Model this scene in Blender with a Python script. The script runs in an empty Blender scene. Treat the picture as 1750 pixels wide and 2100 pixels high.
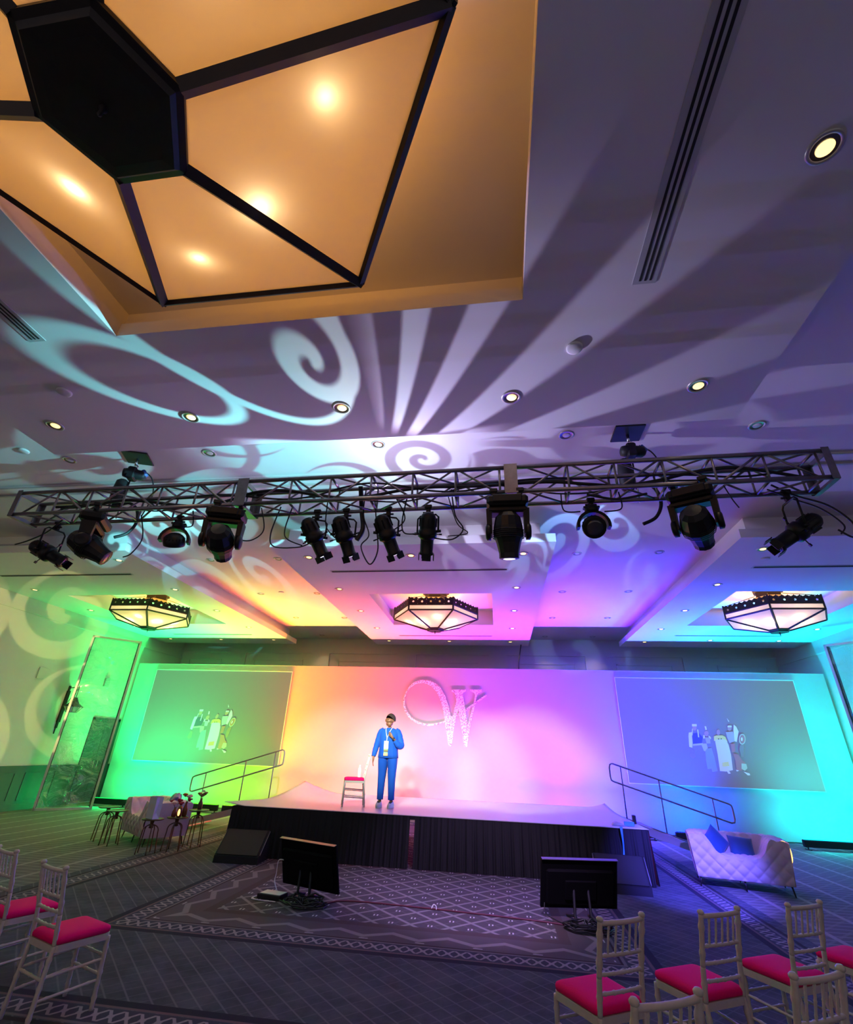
import bpy, math, random
from mathutils import Vector, Matrix
random.seed(7)
S = bpy.context.scene
COL = S.collection
PI = math.pi
R = math.radians

# ---------------------------------------------------------------- camera
cam_d = bpy.data.cameras.new('camera')
cam = bpy.data.objects.new('camera', cam_d); COL.objects.link(cam)
cam_d.sensor_fit = 'HORIZONTAL'; cam_d.sensor_width = 36.0; cam_d.lens = 19.9717
cam_d.clip_start = 0.05; cam_d.clip_end = 200
RM = ((0.990119,-0.029700,-0.137047),(0.135589,0.452069,0.881617),(0.035771,-0.891489,0.451629))
cam.matrix_world = Matrix(((RM[0][0], -RM[0][1], -RM[0][2], 0.0),
                           (RM[1][0], -RM[1][1], -RM[1][2], 0.0),
                           (RM[2][0], -RM[2][1], -RM[2][2], 1.77),
                           (0, 0, 0, 1)))
S.camera = cam
S.view_settings.view_transform = 'Standard'
S.view_settings.look = 'None'
S.view_settings.gamma = 1.0
S.view_settings.use_curve_mapping = False
S.view_settings.exposure = 0.0

# ---------------------------------------------------------------- world (ambient fill, let in where the rear wall is left out)
w = bpy.data.worlds.new('world'); S.world = w; w.use_nodes = True
bg = w.node_tree.nodes['Background']
bg.inputs[0].default_value = (0.56, 0.50, 0.56, 1); bg.inputs[1].default_value = 0.47

# ---------------------------------------------------------------- node helpers
class NT:
    def __init__(s, tree): s.t = tree; s.n = tree.nodes; s.l = tree.links
    def new(s, k, **kw):
        n = s.n.new(k)
        for a, b in kw.items(): setattr(n, a, b)
        return n
    def link(s, a, b): s.l.new(a, b)
    def m(s, op, a, b=None, c=None, clamp=False):
        n = s.n.new('ShaderNodeMath'); n.operation = op; n.use_clamp = clamp
        for i, v in enumerate((a, b, c)):
            if v is None: continue
            if isinstance(v, (int, float)): n.inputs[i].default_value = v
            else: s.l.new(v, n.inputs[i])
        return n.outputs[0]
    def ss(s, x, lo, hi, a=0.0, b=1.0):
        n = s.n.new('ShaderNodeMapRange'); n.interpolation_type = 'SMOOTHSTEP'
        s.l.new(x, n.inputs[0])
        for i, v in zip((1, 2, 3, 4), (lo, hi, a, b)): n.inputs[i].default_value = v
        return n.outputs[0]
    def mix(s, f, a, b):
        n = s.n.new('ShaderNodeMix'); n.data_type = 'RGBA'
        for i, v in ((0, f), (6, a), (7, b)):
            if isinstance(v, (int, float)): n.inputs[i].default_value = v
            elif isinstance(v, tuple): n.inputs[i].default_value = v if len(v) == 4 else v + (1,)
            else: s.l.new(v, n.inputs[i])
        return n.outputs[2]
    def ramp(s, x, stops, interp='LINEAR'):
        n = s.n.new('ShaderNodeValToRGB'); r = n.color_ramp; r.interpolation = interp
        while len(r.elements) > 1: r.elements.remove(r.elements[-1])
        for i, (p, c) in enumerate(stops):
            e = r.elements[0] if i == 0 else r.elements.new(p)
            e.position = p; e.color = c if len(c) == 4 else tuple(c) + (1,)
        s.l.new(x, n.inputs[0]); return n.outputs[0]

def mat(name, color, rough=0.6, metal=0.0, noise=0.0, scale=30, bump=0.0, emit=None, estr=0.0, alpha=None, spec=0.5, sheen=0.0, trans=0.0):
    m = bpy.data.materials.new(name); m.use_nodes = True
    nt = NT(m.node_tree); b = nt.n['Principled BSDF']
    c = tuple(color) + (1,)
    b.inputs['Base Color'].default_value = c
    b.inputs['Roughness'].default_value = rough; b.inputs['Metallic'].default_value = metal
    b.inputs['Specular IOR Level'].default_value = spec
    b.inputs['Sheen Weight'].default_value = sheen
    b.inputs['Transmission Weight'].default_value = trans
    if noise or bump:
        tc = nt.new('ShaderNodeTexCoord'); no = nt.new('ShaderNodeTexNoise')
        no.inputs['Scale'].default_value = scale; no.inputs['Detail'].default_value = 4
        nt.link(tc.outputs['Object'], no.inputs['Vector'])
        if noise:
            d = tuple(max(0, x * (1 - noise)) for x in color); e = tuple(min(1, x * (1 + noise)) for x in color)
            nt.link(nt.mix(no.outputs[0], d, e), b.inputs['Base Color'])
        if bump:
            bp = nt.new('ShaderNodeBump'); bp.inputs['Strength'].default_value = bump; bp.inputs['Distance'].default_value = 0.01
            nt.link(no.outputs[0], bp.inputs['Height']); nt.link(bp.outputs[0], b.inputs['Normal'])
    if emit is not None:
        b.inputs['Emission Color'].default_value = tuple(emit) + (1,); b.inputs['Emission Strength'].default_value = estr
    if alpha is not None: b.inputs['Alpha'].default_value = alpha
    return m

# ---------------------------------------------------------------- mesh helpers
class MB:
    def __init__(s): s.v = []; s.f = []; s.mi = []; s.sm = []; s.M = Matrix.Identity(4); s.cur = 0
    def add(s, vs, fs, smooth=False):
        o = len(s.v)
        s.v += [tuple(s.M @ Vector(p)) for p in vs]
        for f in fs: s.f.append([i + o for i in f]); s.mi.append(s.cur); s.sm.append(smooth)
        return s
    def box(s, a, b):
        x0, y0, z0 = (min(a[i], b[i]) for i in range(3)); x1, y1, z1 = (max(a[i], b[i]) for i in range(3))
        return s.add([(x0,y0,z0),(x1,y0,z0),(x1,y1,z0),(x0,y1,z0),(x0,y0,z1),(x1,y0,z1),(x1,y1,z1),(x0,y1,z1)],
                     [(0,3,2,1),(4,5,6,7),(0,1,5,4),(1,2,6,5),(2,3,7,6),(3,0,4,7)])
    def cbox(s, c, d, ch=None):
        """box by centre and size, chamfered vertical/horizontal edges when ch"""
        h = [x / 2 for x in d]
        if not ch: return s.box([c[i]-h[i] for i in range(3)], [c[i]+h[i] for i in range(3)])
        vs = []; idx = {}
        for sx in (-1, 1):
            for sy in (-1, 1):
                for sz in (-1, 1):
                    for k in range(3):
                        p = [sx*h[0], sy*h[1], sz*h[2]]
                        for j in range(3):
                            if j != k: p[j] -= (sx, sy, sz)[j] * ch
                        idx[(sx, sy, sz, k)] = len(vs); vs.append((c[0]+p[0], c[1]+p[1], c[2]+p[2]))
        fs = []
        for k in range(3):
            i, j = [q for q in range(3) if q != k]
            for sk in (-1, 1):
                q = []
                for a, b in ((-1,-1),(1,-1),(1,1),(-1,1)):
                    t = [0,0,0]; t[k] = sk; t[i] = a; t[j] = b; q.append(idx[(t[0],t[1],t[2],k)])
                fs.append(q)
        for k in range(3):       # edge faces along axis k
            i, j = [q for q in range(3) if q != k]
            for a in (-1, 1):
                for b in (-1, 1):
                    t0 = [0,0,0]; t0[i] = a; t0[j] = b
                    t0[k] = -1; A = tuple(t0); t0[k] = 1; B = tuple(t0)
                    fs.append([idx[A+(i,)], idx[A+(j,)], idx[B+(j,)], idx[B+(i,)]])
        for sx in (-1, 1):
            for sy in (-1, 1):
                for sz in (-1, 1): fs.append([idx[(sx,sy,sz,0)], idx[(sx,sy,sz,1)], idx[(sx,sy,sz,2)]])
        return s.add(vs, fs)
    def tube(s, pts, r, n=8, closed=False, caps=True):
        pts = [Vector(p) for p in pts]; N = len(pts)
        rs = r if isinstance(r, (list, tuple)) else [r] * N
        up = None; rings = []
        for i, p in enumerate(pts):
            if closed: t = pts[(i+1) % N] - pts[i-1]
            else: t = pts[min(i+1, N-1)] - pts[max(i-1, 0)]
            if t.length < 1e-9: t = Vector((0,0,1))
            t.normalize()
            if up is None:
                up = Vector((0,0,1)) if abs(t.z) < 0.9 else Vector((1,0,0))
            a = up - t * up.dot(t)
            if a.length < 1e-6: a = Vector((1,0,0)) - t * t.x
            a.normalize(); b = t.cross(a); up = a
            rings.append([tuple(p + (a*math.cos(q) + b*math.sin(q)) * rs[i]) for q in [2*PI*k/n for k in range(n)]])
        vs = [v for rg in rings for v in rg]; fs = []
        for i in range(N if closed else N-1):
            j = (i+1) % N
            for k in range(n):
                l = (k+1) % n; fs.append((i*n+k, i*n+l, j*n+l, j*n+k))
        if not closed and caps:
            fs.append(tuple(range(n))[::-1]); fs.append(tuple((N-1)*n+k for k in range(n)))
        return s.add(vs, fs, n > 5)
    def lathe(s, prof, n=24, c=(0,0,0), axis=None, rot=0.0, smooth=True, caps=True):
        """profile [(r,z)...] round z at c; axis: direction of local z"""
        Q = Matrix.Identity(3)
        if axis is not None: Q = Vector((0,0,1)).rotation_difference(Vector(axis).normalized()).to_matrix()
        c = Vector(c); vs = []
        for r, z in prof:
            for k in range(n):
                a = 2*PI*k/n + rot; vs.append(tuple(c + Q @ Vector((r*math.cos(a), r*math.sin(a), z))))
        fs = []
        for i in range(len(prof)-1):
            for k in range(n):
                l = (k+1) % n; fs.append((i*n+k, i*n+l, (i+1)*n+l, (i+1)*n+k))
        if caps:
            if prof[0][0] > 1e-6: fs.append(tuple(range(n))[::-1])
            if prof[-1][0] > 1e-6: fs.append(tuple((len(prof)-1)*n+k for k in range(n)))
        return s.add(vs, fs, smooth)
    def sphere(s, c, r, n=16, sc=(1,1,1)):
        vs = []; m = n//2
        for i in range(m+1):
            ph = PI*i/m
            for k in range(n):
                a = 2*PI*k/n
                vs.append((c[0]+r*sc[0]*math.sin(ph)*math.cos(a), c[1]+r*sc[1]*math.sin(ph)*math.sin(a), c[2]+r*sc[2]*math.cos(ph)))
        fs = [(i*n+k, (i+1)*n+k, (i+1)*n+(k+1)%n, i*n+(k+1)%n) for i in range(m) for k in range(n)]
        return s.add(vs, fs, True)
    def prism(s, poly, h, plane='XY', off=0.0):
        """extruded polygon (list of 2-tuples); plane XY -> extrude z from off to off+h; XZ -> extrude along y"""
        n = len(poly)
        def P(p, q):
            return (p[0], p[1], q) if plane == 'XY' else ((p[0], q, p[1]) if plane == 'XZ' else (q, p[0], p[1]))
        vs = [P(p, off) for p in poly] + [P(p, off+h) for p in poly]
        fs = [tuple(range(n))[::-1], tuple(range(n, 2*n))] + [(k, (k+1) % n, n+(k+1) % n, n+k) for k in range(n)]
        return s.add(vs, fs)
    def grid(s, fn, nu, nv, closeu=False, smooth=True, flip=False):
        vs = [fn(i/(nu if closeu else nu-1), j/(nv-1)) for j in range(nv) for i in range(nu)]
        fs = []
        for j in range(nv-1):
            for i in range(nu if closeu else nu-1):
                a = j*nu+i; b = j*nu+(i+1) % nu; f = (a, b, b+nu, a+nu)
                fs.append(f[::-1] if flip else f)
        return s.add(vs, fs, smooth)
    def build(s, name, mats, parent=None, loc=None):
        me = bpy.data.meshes.new(name); me.from_pydata(s.v, [], s.f)
        for m in (mats if isinstance(mats, (list, tuple)) else [mats]): me.materials.append(m)
        me.polygons.foreach_set('material_index', s.mi); me.polygons.foreach_set('use_smooth', s.sm)
        me.update()
        o = bpy.data.objects.new(name, me); COL.objects.link(o)
        if parent is not None: o.parent = parent
        if loc is not None: o.location = loc
        return o

def tag(o, label=None, cat=None, group=None, kind=None):
    if label: o['label'] = label
    if cat: o['category'] = cat
    if group: o['group'] = group
    if kind: o['kind'] = kind
    return o
def thing(name, label, cat, loc=(0,0,0), rz=0.0, group=None):
    o = bpy.data.objects.new(name, None); COL.objects.link(o); o.empty_display_size = 0.1
    o.location = loc; o.rotation_euler = (0,0,rz); return tag(o, label, cat, group)
def dup(o, parent=None):
    c = o.copy(); COL.objects.link(c)
    if parent is not None: c.parent = parent
    for ch in list(o.children): dup(ch, c)
    return c
def struct(name, mb, m): return tag(mb.build(name, m), kind='structure')
def catmull(pts, n=8, closed=False):
    P = [Vector(p) for p in pts]; out = []; N = len(P)
    for i in range(N if closed else N-1):
        p0 = P[(i-1) % N] if (closed or i > 0) else P[0]; p1 = P[i]; p2 = P[(i+1) % N]
        p3 = P[(i+2) % N] if (closed or i+2 < N) else P[-1]
        for k in range(n):
            t = k/n
            out.append(0.5*((2*p1)+(-p0+p2)*t+(2*p0-5*p1+4*p2-p3)*t*t+(-p0+3*p1-3*p2+p3)*t*t*t))
    if not closed: out.append(P[-1])
    return [tuple(q) for q in out]
def light(name, kind, loc, color, energy, direction=(0,0,-1), **kw):
    d = bpy.data.lights.new(name, kind); d.color = color; d.energy = energy
    for k, v in kw.items(): setattr(d, k, v)
    o = bpy.data.objects.new(name, d); COL.objects.link(o); o.location = loc
    o.rotation_euler = Vector(direction).to_track_quat('-Z', 'Y').to_euler(); o['kind'] = 'helper'
    return o

# ---------------------------------------------------------------- room constants
ZP, ZL, ZH = 5.20, 5.36, 5.68           # panel underside, lip top, high ceiling
XL, XR, YB, YF = -12.78, 9.6, 18.45, -4.0
XC = -1.6
BDY = 16.0                               # backdrop face
# ================================================================ LIGHTS
# LED battens on the floor in front of the backdrop: x, colour, power
BARS = [(-11.5, (0.0, 1.0, 0.20), 190), (-10.1, (0.0, 1.0, 0.22), 180), (-8.6, (0.20, 1.0, 0.02), 100), (-7.3, (0.42, 1.0, 0.02), 55),
        (-5.5, (1.0, 0.08, 0.02), 290), (-3.7, (1.0, 0.11, 0.12), 150), (-1.7, (1.0, 0.06, 0.45), 65), (-0.1, (0.80, 0.02, 0.85), 70),
        (1.7, (0.15, 0.008, 1.0), 340), (3.3, (0.03, 0.02, 1.0), 500), (4.9, (0.0, 0.04, 1.0), 520), (7.8, (0.0, 0.80, 0.80), 115), (8.9, (0.0, 0.9, 0.70), 110)]
BAR_Y = 14.95
for i, (x, c, e) in enumerate(BARS):
    light('batten_glow_and_fill', 'AREA', (x, BAR_Y, 0.235), c, e, (0, 0.06, 1), shape='RECTANGLE', size=1.1, size_y=0.07, spread=R(104))
    light('batten_glow_and_fill', 'AREA', (x, BAR_Y+0.02, 0.235), c, e*0.17, (0, 1, 0.55), shape='RECTANGLE', size=1.1, size_y=0.05, spread=R(120))
    light('batten_glow_and_fill', 'AREA', (x, BAR_Y-0.12, 0.22), c, e*0.16, (0, -1, 0.05), shape='RECTANGLE', size=1.1, size_y=0.05, spread=R(170))  # added forward spill to brighten the floor, beyond what the battens throw
# ellipsoidals on the truss washing the stage
for x, tx in ((-2.0, -4.2), (-1.65, -2.6), (-1.15, -1.2), (-0.72, 0.6)):
    light('stage_wash', 'SPOT', (x + (tx - x) * 0.055, 5.35, 3.62), (0.88, 1.0, 0.84), 2300, (tx - x, 9.4, -2.50), spot_size=R(27), spot_blend=0.6, shadow_soft_size=0.06)

# swirl pattern projected upwards from the truss
GS = Vector((-1.50, 5.32, 4.50))
GK = 0.30
def gq(P):
    d = (Vector(P) - GS).normalized(); return (d.x / (d.z + GK), d.y / (d.z + GK))
def gobo(lt, swirls, arcs, stops, base, gain, sweep=False):
    d = lt.data; d.use_nodes = True; nt = NT(d.node_tree)
    em = nt.n['Emission']
    tc = nt.new('ShaderNodeTexCoord'); sp = nt.new('ShaderNodeSeparateXYZ'); nt.link(tc.outputs['Normal'], sp.inputs[0])
    # lamp frame: local z points back along the beam
    dz = nt.m('ADD', nt.m('MULTIPLY', sp.outputs[2], GSIGN), GK)
    dz = nt.m('MAXIMUM', dz, 0.02)
    u = nt.m('DIVIDE', nt.m('MULTIPLY', sp.outputs[0], GX), dz); v = nt.m('DIVIDE', nt.m('MULTIPLY', sp.outputs[1], GY), dz)
    acc = None
    def mx(a, b): return b if a is None else nt.m('MAXIMUM', a, b)
    mask = None
    for (cx, cy, rad, turns, ph, fill) in swirls:
        dx = nt.m('SUBTRACT', u, cx); dy = nt.m('SUBTRACT', v, cy)
        r = nt.m('SQRT', nt.m('ADD', nt.m('MULTIPLY', dx, dx), nt.m('MULTIPLY', dy, dy)))
        th = nt.m('ARCTAN2', dy, dx)
        rn = nt.m('DIVIDE', r, rad)
        a = nt.m('ADD', nt.m('ADD', nt.m('MULTIPLY', nt.m('POWER', rn, 0.8), turns * 2 * PI), th), ph)
        s = nt.ss(nt.m('SINE', a), -0.05 - fill, 0.35 - fill)
        inside = nt.ss(rn, 0.96, 1.0, 1.0, 0.0)
        near = nt.ss(rn, 0.97, 1.12, 0.0, 1.0)
        s = nt.m('MULTIPLY', s, inside)
        acc = s if acc is None else nt.m('MAXIMUM', nt.m('MULTIPLY', acc, near), s)
    for (cx, cy, rad, wd) in arcs:
        dx = nt.m('SUBTRACT', u, cx); dy = nt.m('SUBTRACT', v, cy)
        r = nt.m('SQRT', nt.m('ADD', nt.m('MULTIPLY', dx, dx), nt.m('MULTIPLY', dy, dy)))
        s = nt.ss(nt.m('ABSOLUTE', nt.m('SUBTRACT', r, rad)), wd * 0.7, wd, 1.0, 0.0)
        acc = mx(acc, s)
    if sweep:   # long curling tails on the right hand side
        r = nt.m('SQRT', nt.m('ADD', nt.m('MULTIPLY', u, u), nt.m('MULTIPLY', v, v)))
        th = nt.m('ARCTAN2', v, u)
        s = nt.m('SINE', nt.m('ADD', nt.m('MULTIPLY', th, 24.0), nt.m('ADD', nt.m('MULTIPLY', r, 3.2), nt.m('MULTIPLY', nt.m('SINE', nt.m('MULTIPLY', th, 5.0)), 1.6))))
        s = nt.ss(s, -0.1, 0.35)
        g = nt.m('MULTIPLY', nt.ss(r, 0.75, 1.0), nt.ss(u, 0.12, 0.5))
        acc = mx(acc, nt.m('MULTIPLY', s, g))
    r = nt.m('SQRT', nt.m('ADD', nt.m('MULTIPLY', u, u), nt.m('MULTIPLY', v, v)))
    inner = nt.m('MULTIPLY', nt.ss(r, 1.15, 1.55, 1.0, 0.0), nt.ss(v, -0.66, -0.60))
    acc = nt.m('MAXIMUM', nt.m('MULTIPLY', acc, nt.m('SUBTRACT', 1.0, inner)), nt.m('MULTIPLY', inner, nt.m('SUBTRACT', 1.0, nt.m('MULTIPLY', acc, 0.62))))
    wv = nt.mix(acc, (0.62, 0.38, 0.80), nt.ramp(nt.m('MULTIPLY_ADD', u, 0.16, 0.5), stops))
    # field lens of the projector evens the beam out towards its rim
    el = nt.m('MAXIMUM', nt.m('SUBTRACT', dz, GK), 0.12)
    comp = nt.m('POWER', nt.m('DIVIDE', 1.0, el), 0.75)
    st = nt.m('MULTIPLY', nt.m('MULTIPLY', nt.m('ADD', nt.m('MULTIPLY', acc, 1.0 - base), base), gain), comp)
    st = nt.m('MULTIPLY', st, nt.ss(u, -1.6, -0.5, 2.6, 1.0))
    nt.link(wv, em.inputs[0]); nt.link(st, em.inputs[1])
GSIGN, GX, GY = -1.0, 1.0, -1.0
g1 = light('swirl_projection', 'SPOT', tuple(GS), (1, 1, 1), 46, (0, 0, 1), spot_size=R(172), spot_blend=0.15, shadow_soft_size=0.02)
g1.rotation_euler = (PI, 0, 0)
SW = []
for P, rad, turns, ph, fill in (((-1.75, 3.35, ZP), 0.36, 1.35, 0.4, 0.25), ((-2.9, 2.9, ZP), 0.0, 1, 0, 0), ((-6.4, 5.75, ZH), 0.34, 1.7, 2.0, 0.0),
        ((-4.3, 6.5, ZH), 0.36, 1.4, 4.0, 0.35), ((-8.4, 9.0, ZP), 0.26, 1.6, 1.0, 0.2), ((-5.5, 8.4, ZH), 0.30, 1.5, 3.0, 0.1),
        ((-4.0, 9.0, ZH), 0.22, 1.3, 0.0, 0.2), ((1.9, 14.2, ZH), 0.16, 2.4, 0.0, 0.0), ((-0.6, 9.3, ZP), 0.22, 1.5, 2.0, 0.0),
        ((-2.4, 6.6, ZH), 0.40, 1.2, 1.0, 0.45), ((0.3, 6.2, ZH), 0.42, 1.5, 5.0, 0.4), ((4.4, 12.5, ZP), 0.16, 1.8, 0.0, 0.2), ((-3.6, 5.0, ZH), 0.34, 1.6, 2.0, 0.1), ((-1.0, 5.9, ZH), 0.40, 1.9, 1.2, 0.0), ((1.8, 5.6, ZH), 0.40, 1.9, 3.2, 0.0), ((-3.2, 7.3, ZH), 0.34, 2.0, 0.5, 0.1), ((-7.2, 8.9, ZP), 0.20, 2.0, 0.5, 0.1), ((-9.4, 8.6, ZP), 0.16, 1.8, 2.5, 0.2)):
    if rad > 0: q = gq(P); SW.append((q[0], q[1], rad, turns, ph, fill))
a1 = gq((-2.5, 3.0, ZP)); a2 = gq((-3.9, 3.2, ZP)); a3 = gq((-4.9, 4.6, ZH))
gobo(g1, SW, [(a1[0] + 0.15, a1[1], 0.62, 0.05), (a2[0] + 0.12, a2[1] + 0.1, 0.30, 0.05), (a3[0], a3[1] + 0.35, 0.42, 0.05)],
     [(0.0, (0.25, 0.9, 0.95)), (0.36, (0.28, 0.88, 1.0)), (0.5, (0.62, 0.78, 0.9)), (0.62, (0.62, 0.55, 0.95)), (1.0, (0.5, 0.5, 0.95))], 0.09, 4.0, sweep=True)
# second pattern, on the left wall
g2 = light('wall_projection', 'SPOT', (-6.05, 5.35, 3.72), (1, 1, 1), 1700, (-6.7, 4.6, -0.15), spot_size=R(46), spot_blend=0.1, shadow_soft_size=0.03)
def wall_gobo(lt, colour=(0.95, 0.86, 0.30, 1), floor_=0.07):
    d = lt.data; d.use_nodes = True; nt = NT(d.node_tree); em = nt.n['Emission']
    tc = nt.new('ShaderNodeTexCoord'); sp = nt.new('ShaderNodeSeparateXYZ'); nt.link(tc.outputs['Normal'], sp.inputs[0])
    z = nt.m('MAXIMUM', nt.m('ABSOLUTE', sp.outputs[2]), 0.05)
    u = nt.m('DIVIDE', sp.outputs[0], z); v = nt.m('DIVIDE', sp.outputs[1], z); acc = None
    for (cx, cy, rad, turns, ph) in ((-0.08, 0.10, 0.17, 1.3, 1.0), (0.22, 0.16, 0.15, 1.4, 3.0), (-0.30, -0.05, 0.16, 1.3, 5.0), (0.05, -0.22, 0.15, 1.2, 0.0), (0.33, -0.10, 0.13, 1.5, 2.0)):
        dx = nt.m('SUBTRACT', u, cx); dy = nt.m('SUBTRACT', v, cy)
        r = nt.m('DIVIDE', nt.m('SQRT', nt.m('ADD', nt.m('MULTIPLY', dx, dx), nt.m('MULTIPLY', dy, dy))), rad)
        s = nt.ss(nt.m('SINE', nt.m('ADD', nt.m('ADD', nt.m('MULTIPLY', r, turns*2*PI), nt.m('ARCTAN2', dy, dx)), ph)), -0.2, 0.3)
        s = nt.m('MULTIPLY', s, nt.ss(r, 0.95, 1.0, 1.0, 0.0))
        acc = s if acc is None else nt.m('MAXIMUM', acc, s)
    em.inputs[0].default_value = colour
    nt.link(nt.m('ADD', nt.m('MULTIPLY', acc, 1.0-floor_), floor_), em.inputs[1])
wall_gobo(g2)
g3 = light('ceiling_projection', 'SPOT', (-5.1, 5.35, 4.15), (1, 1, 1), 1300, (-2.0, 3.9, 1.75), spot_size=R(58), spot_blend=0.12, shadow_soft_size=0.02)
wall_gobo(g3, (0.20, 0.85, 0.90, 1), 0.03)
g4 = light('ceiling_projection', 'SPOT', (1.3, 5.3, 4.15), (1, 1, 1), 900, (0.6, 8.0, 2.5), spot_size=R(38), spot_blend=0.12, shadow_soft_size=0.02)
wall_gobo(g4, (0.25, 0.50, 1.0, 1), 0.03)
# coloured back-light of the moving heads, falling on the carpet in front of the stage
light('mover_wash', 'SPOT', (0.2, 4.75, 3.45), (0.62, 0.40, 1.0), 900, (-0.5, 3.6, -3.4), spot_size=R(50), spot_blend=0.8, shadow_soft_size=0.08)
light('mover_wash', 'SPOT', (2.75, 4.95, 3.5), (0.10, 0.08, 1.0), 9000, (0.12, 4.9, -3.5), spot_size=R(27), spot_blend=0.9, shadow_soft_size=0.08)

# ================================================================ MATERIALS
M = {}
M['ceil'] = mat('ceiling_paint', (0.66, 0.64, 0.64), 0.9, noise=0.03, scale=3, spec=0.1)
M['wall'] = mat('wall_paint', (0.60, 0.58, 0.53), 0.85, noise=0.04, scale=2, spec=0.15)
M['wains'] = mat('wainscot_paint', (0.045, 0.065, 0.07), 0.55, noise=0.15, scale=4)
M['white'] = mat('white_plastic', (0.75, 0.75, 0.73), 0.5)
M['vent'] = mat('vent_metal', (0.42, 0.42, 0.42), 0.5)
M['black'] = mat('black_paint', (0.012, 0.012, 0.014), 0.55, noise=0.3, scale=20, spec=0.3)
M['blackgloss'] = mat('black_gloss', (0.012, 0.012, 0.015), 0.22)
M['alu'] = mat('truss_aluminium', (0.26, 0.235, 0.25), 0.38, 0.85, noise=0.25, scale=18)
M['chrome'] = mat('chrome', (0.8, 0.8, 0.8), 0.15, 1.0)
M['bronze'] = mat('dark_bronze', (0.018, 0.013, 0.012), 0.5, 0.3, noise=0.3, scale=30)
M['slot'] = mat('dark_slot', (0.01, 0.01, 0.01), 0.9)
M['lampwarm'] = mat('lit_lamp', (0.9, 0.8, 0.6), 0.5, emit=(1.0, 0.66, 0.22), estr=2.2)
M['lampoff'] = mat('unlit_lamp', (0.62, 0.6, 0.62), 0.3)

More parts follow.
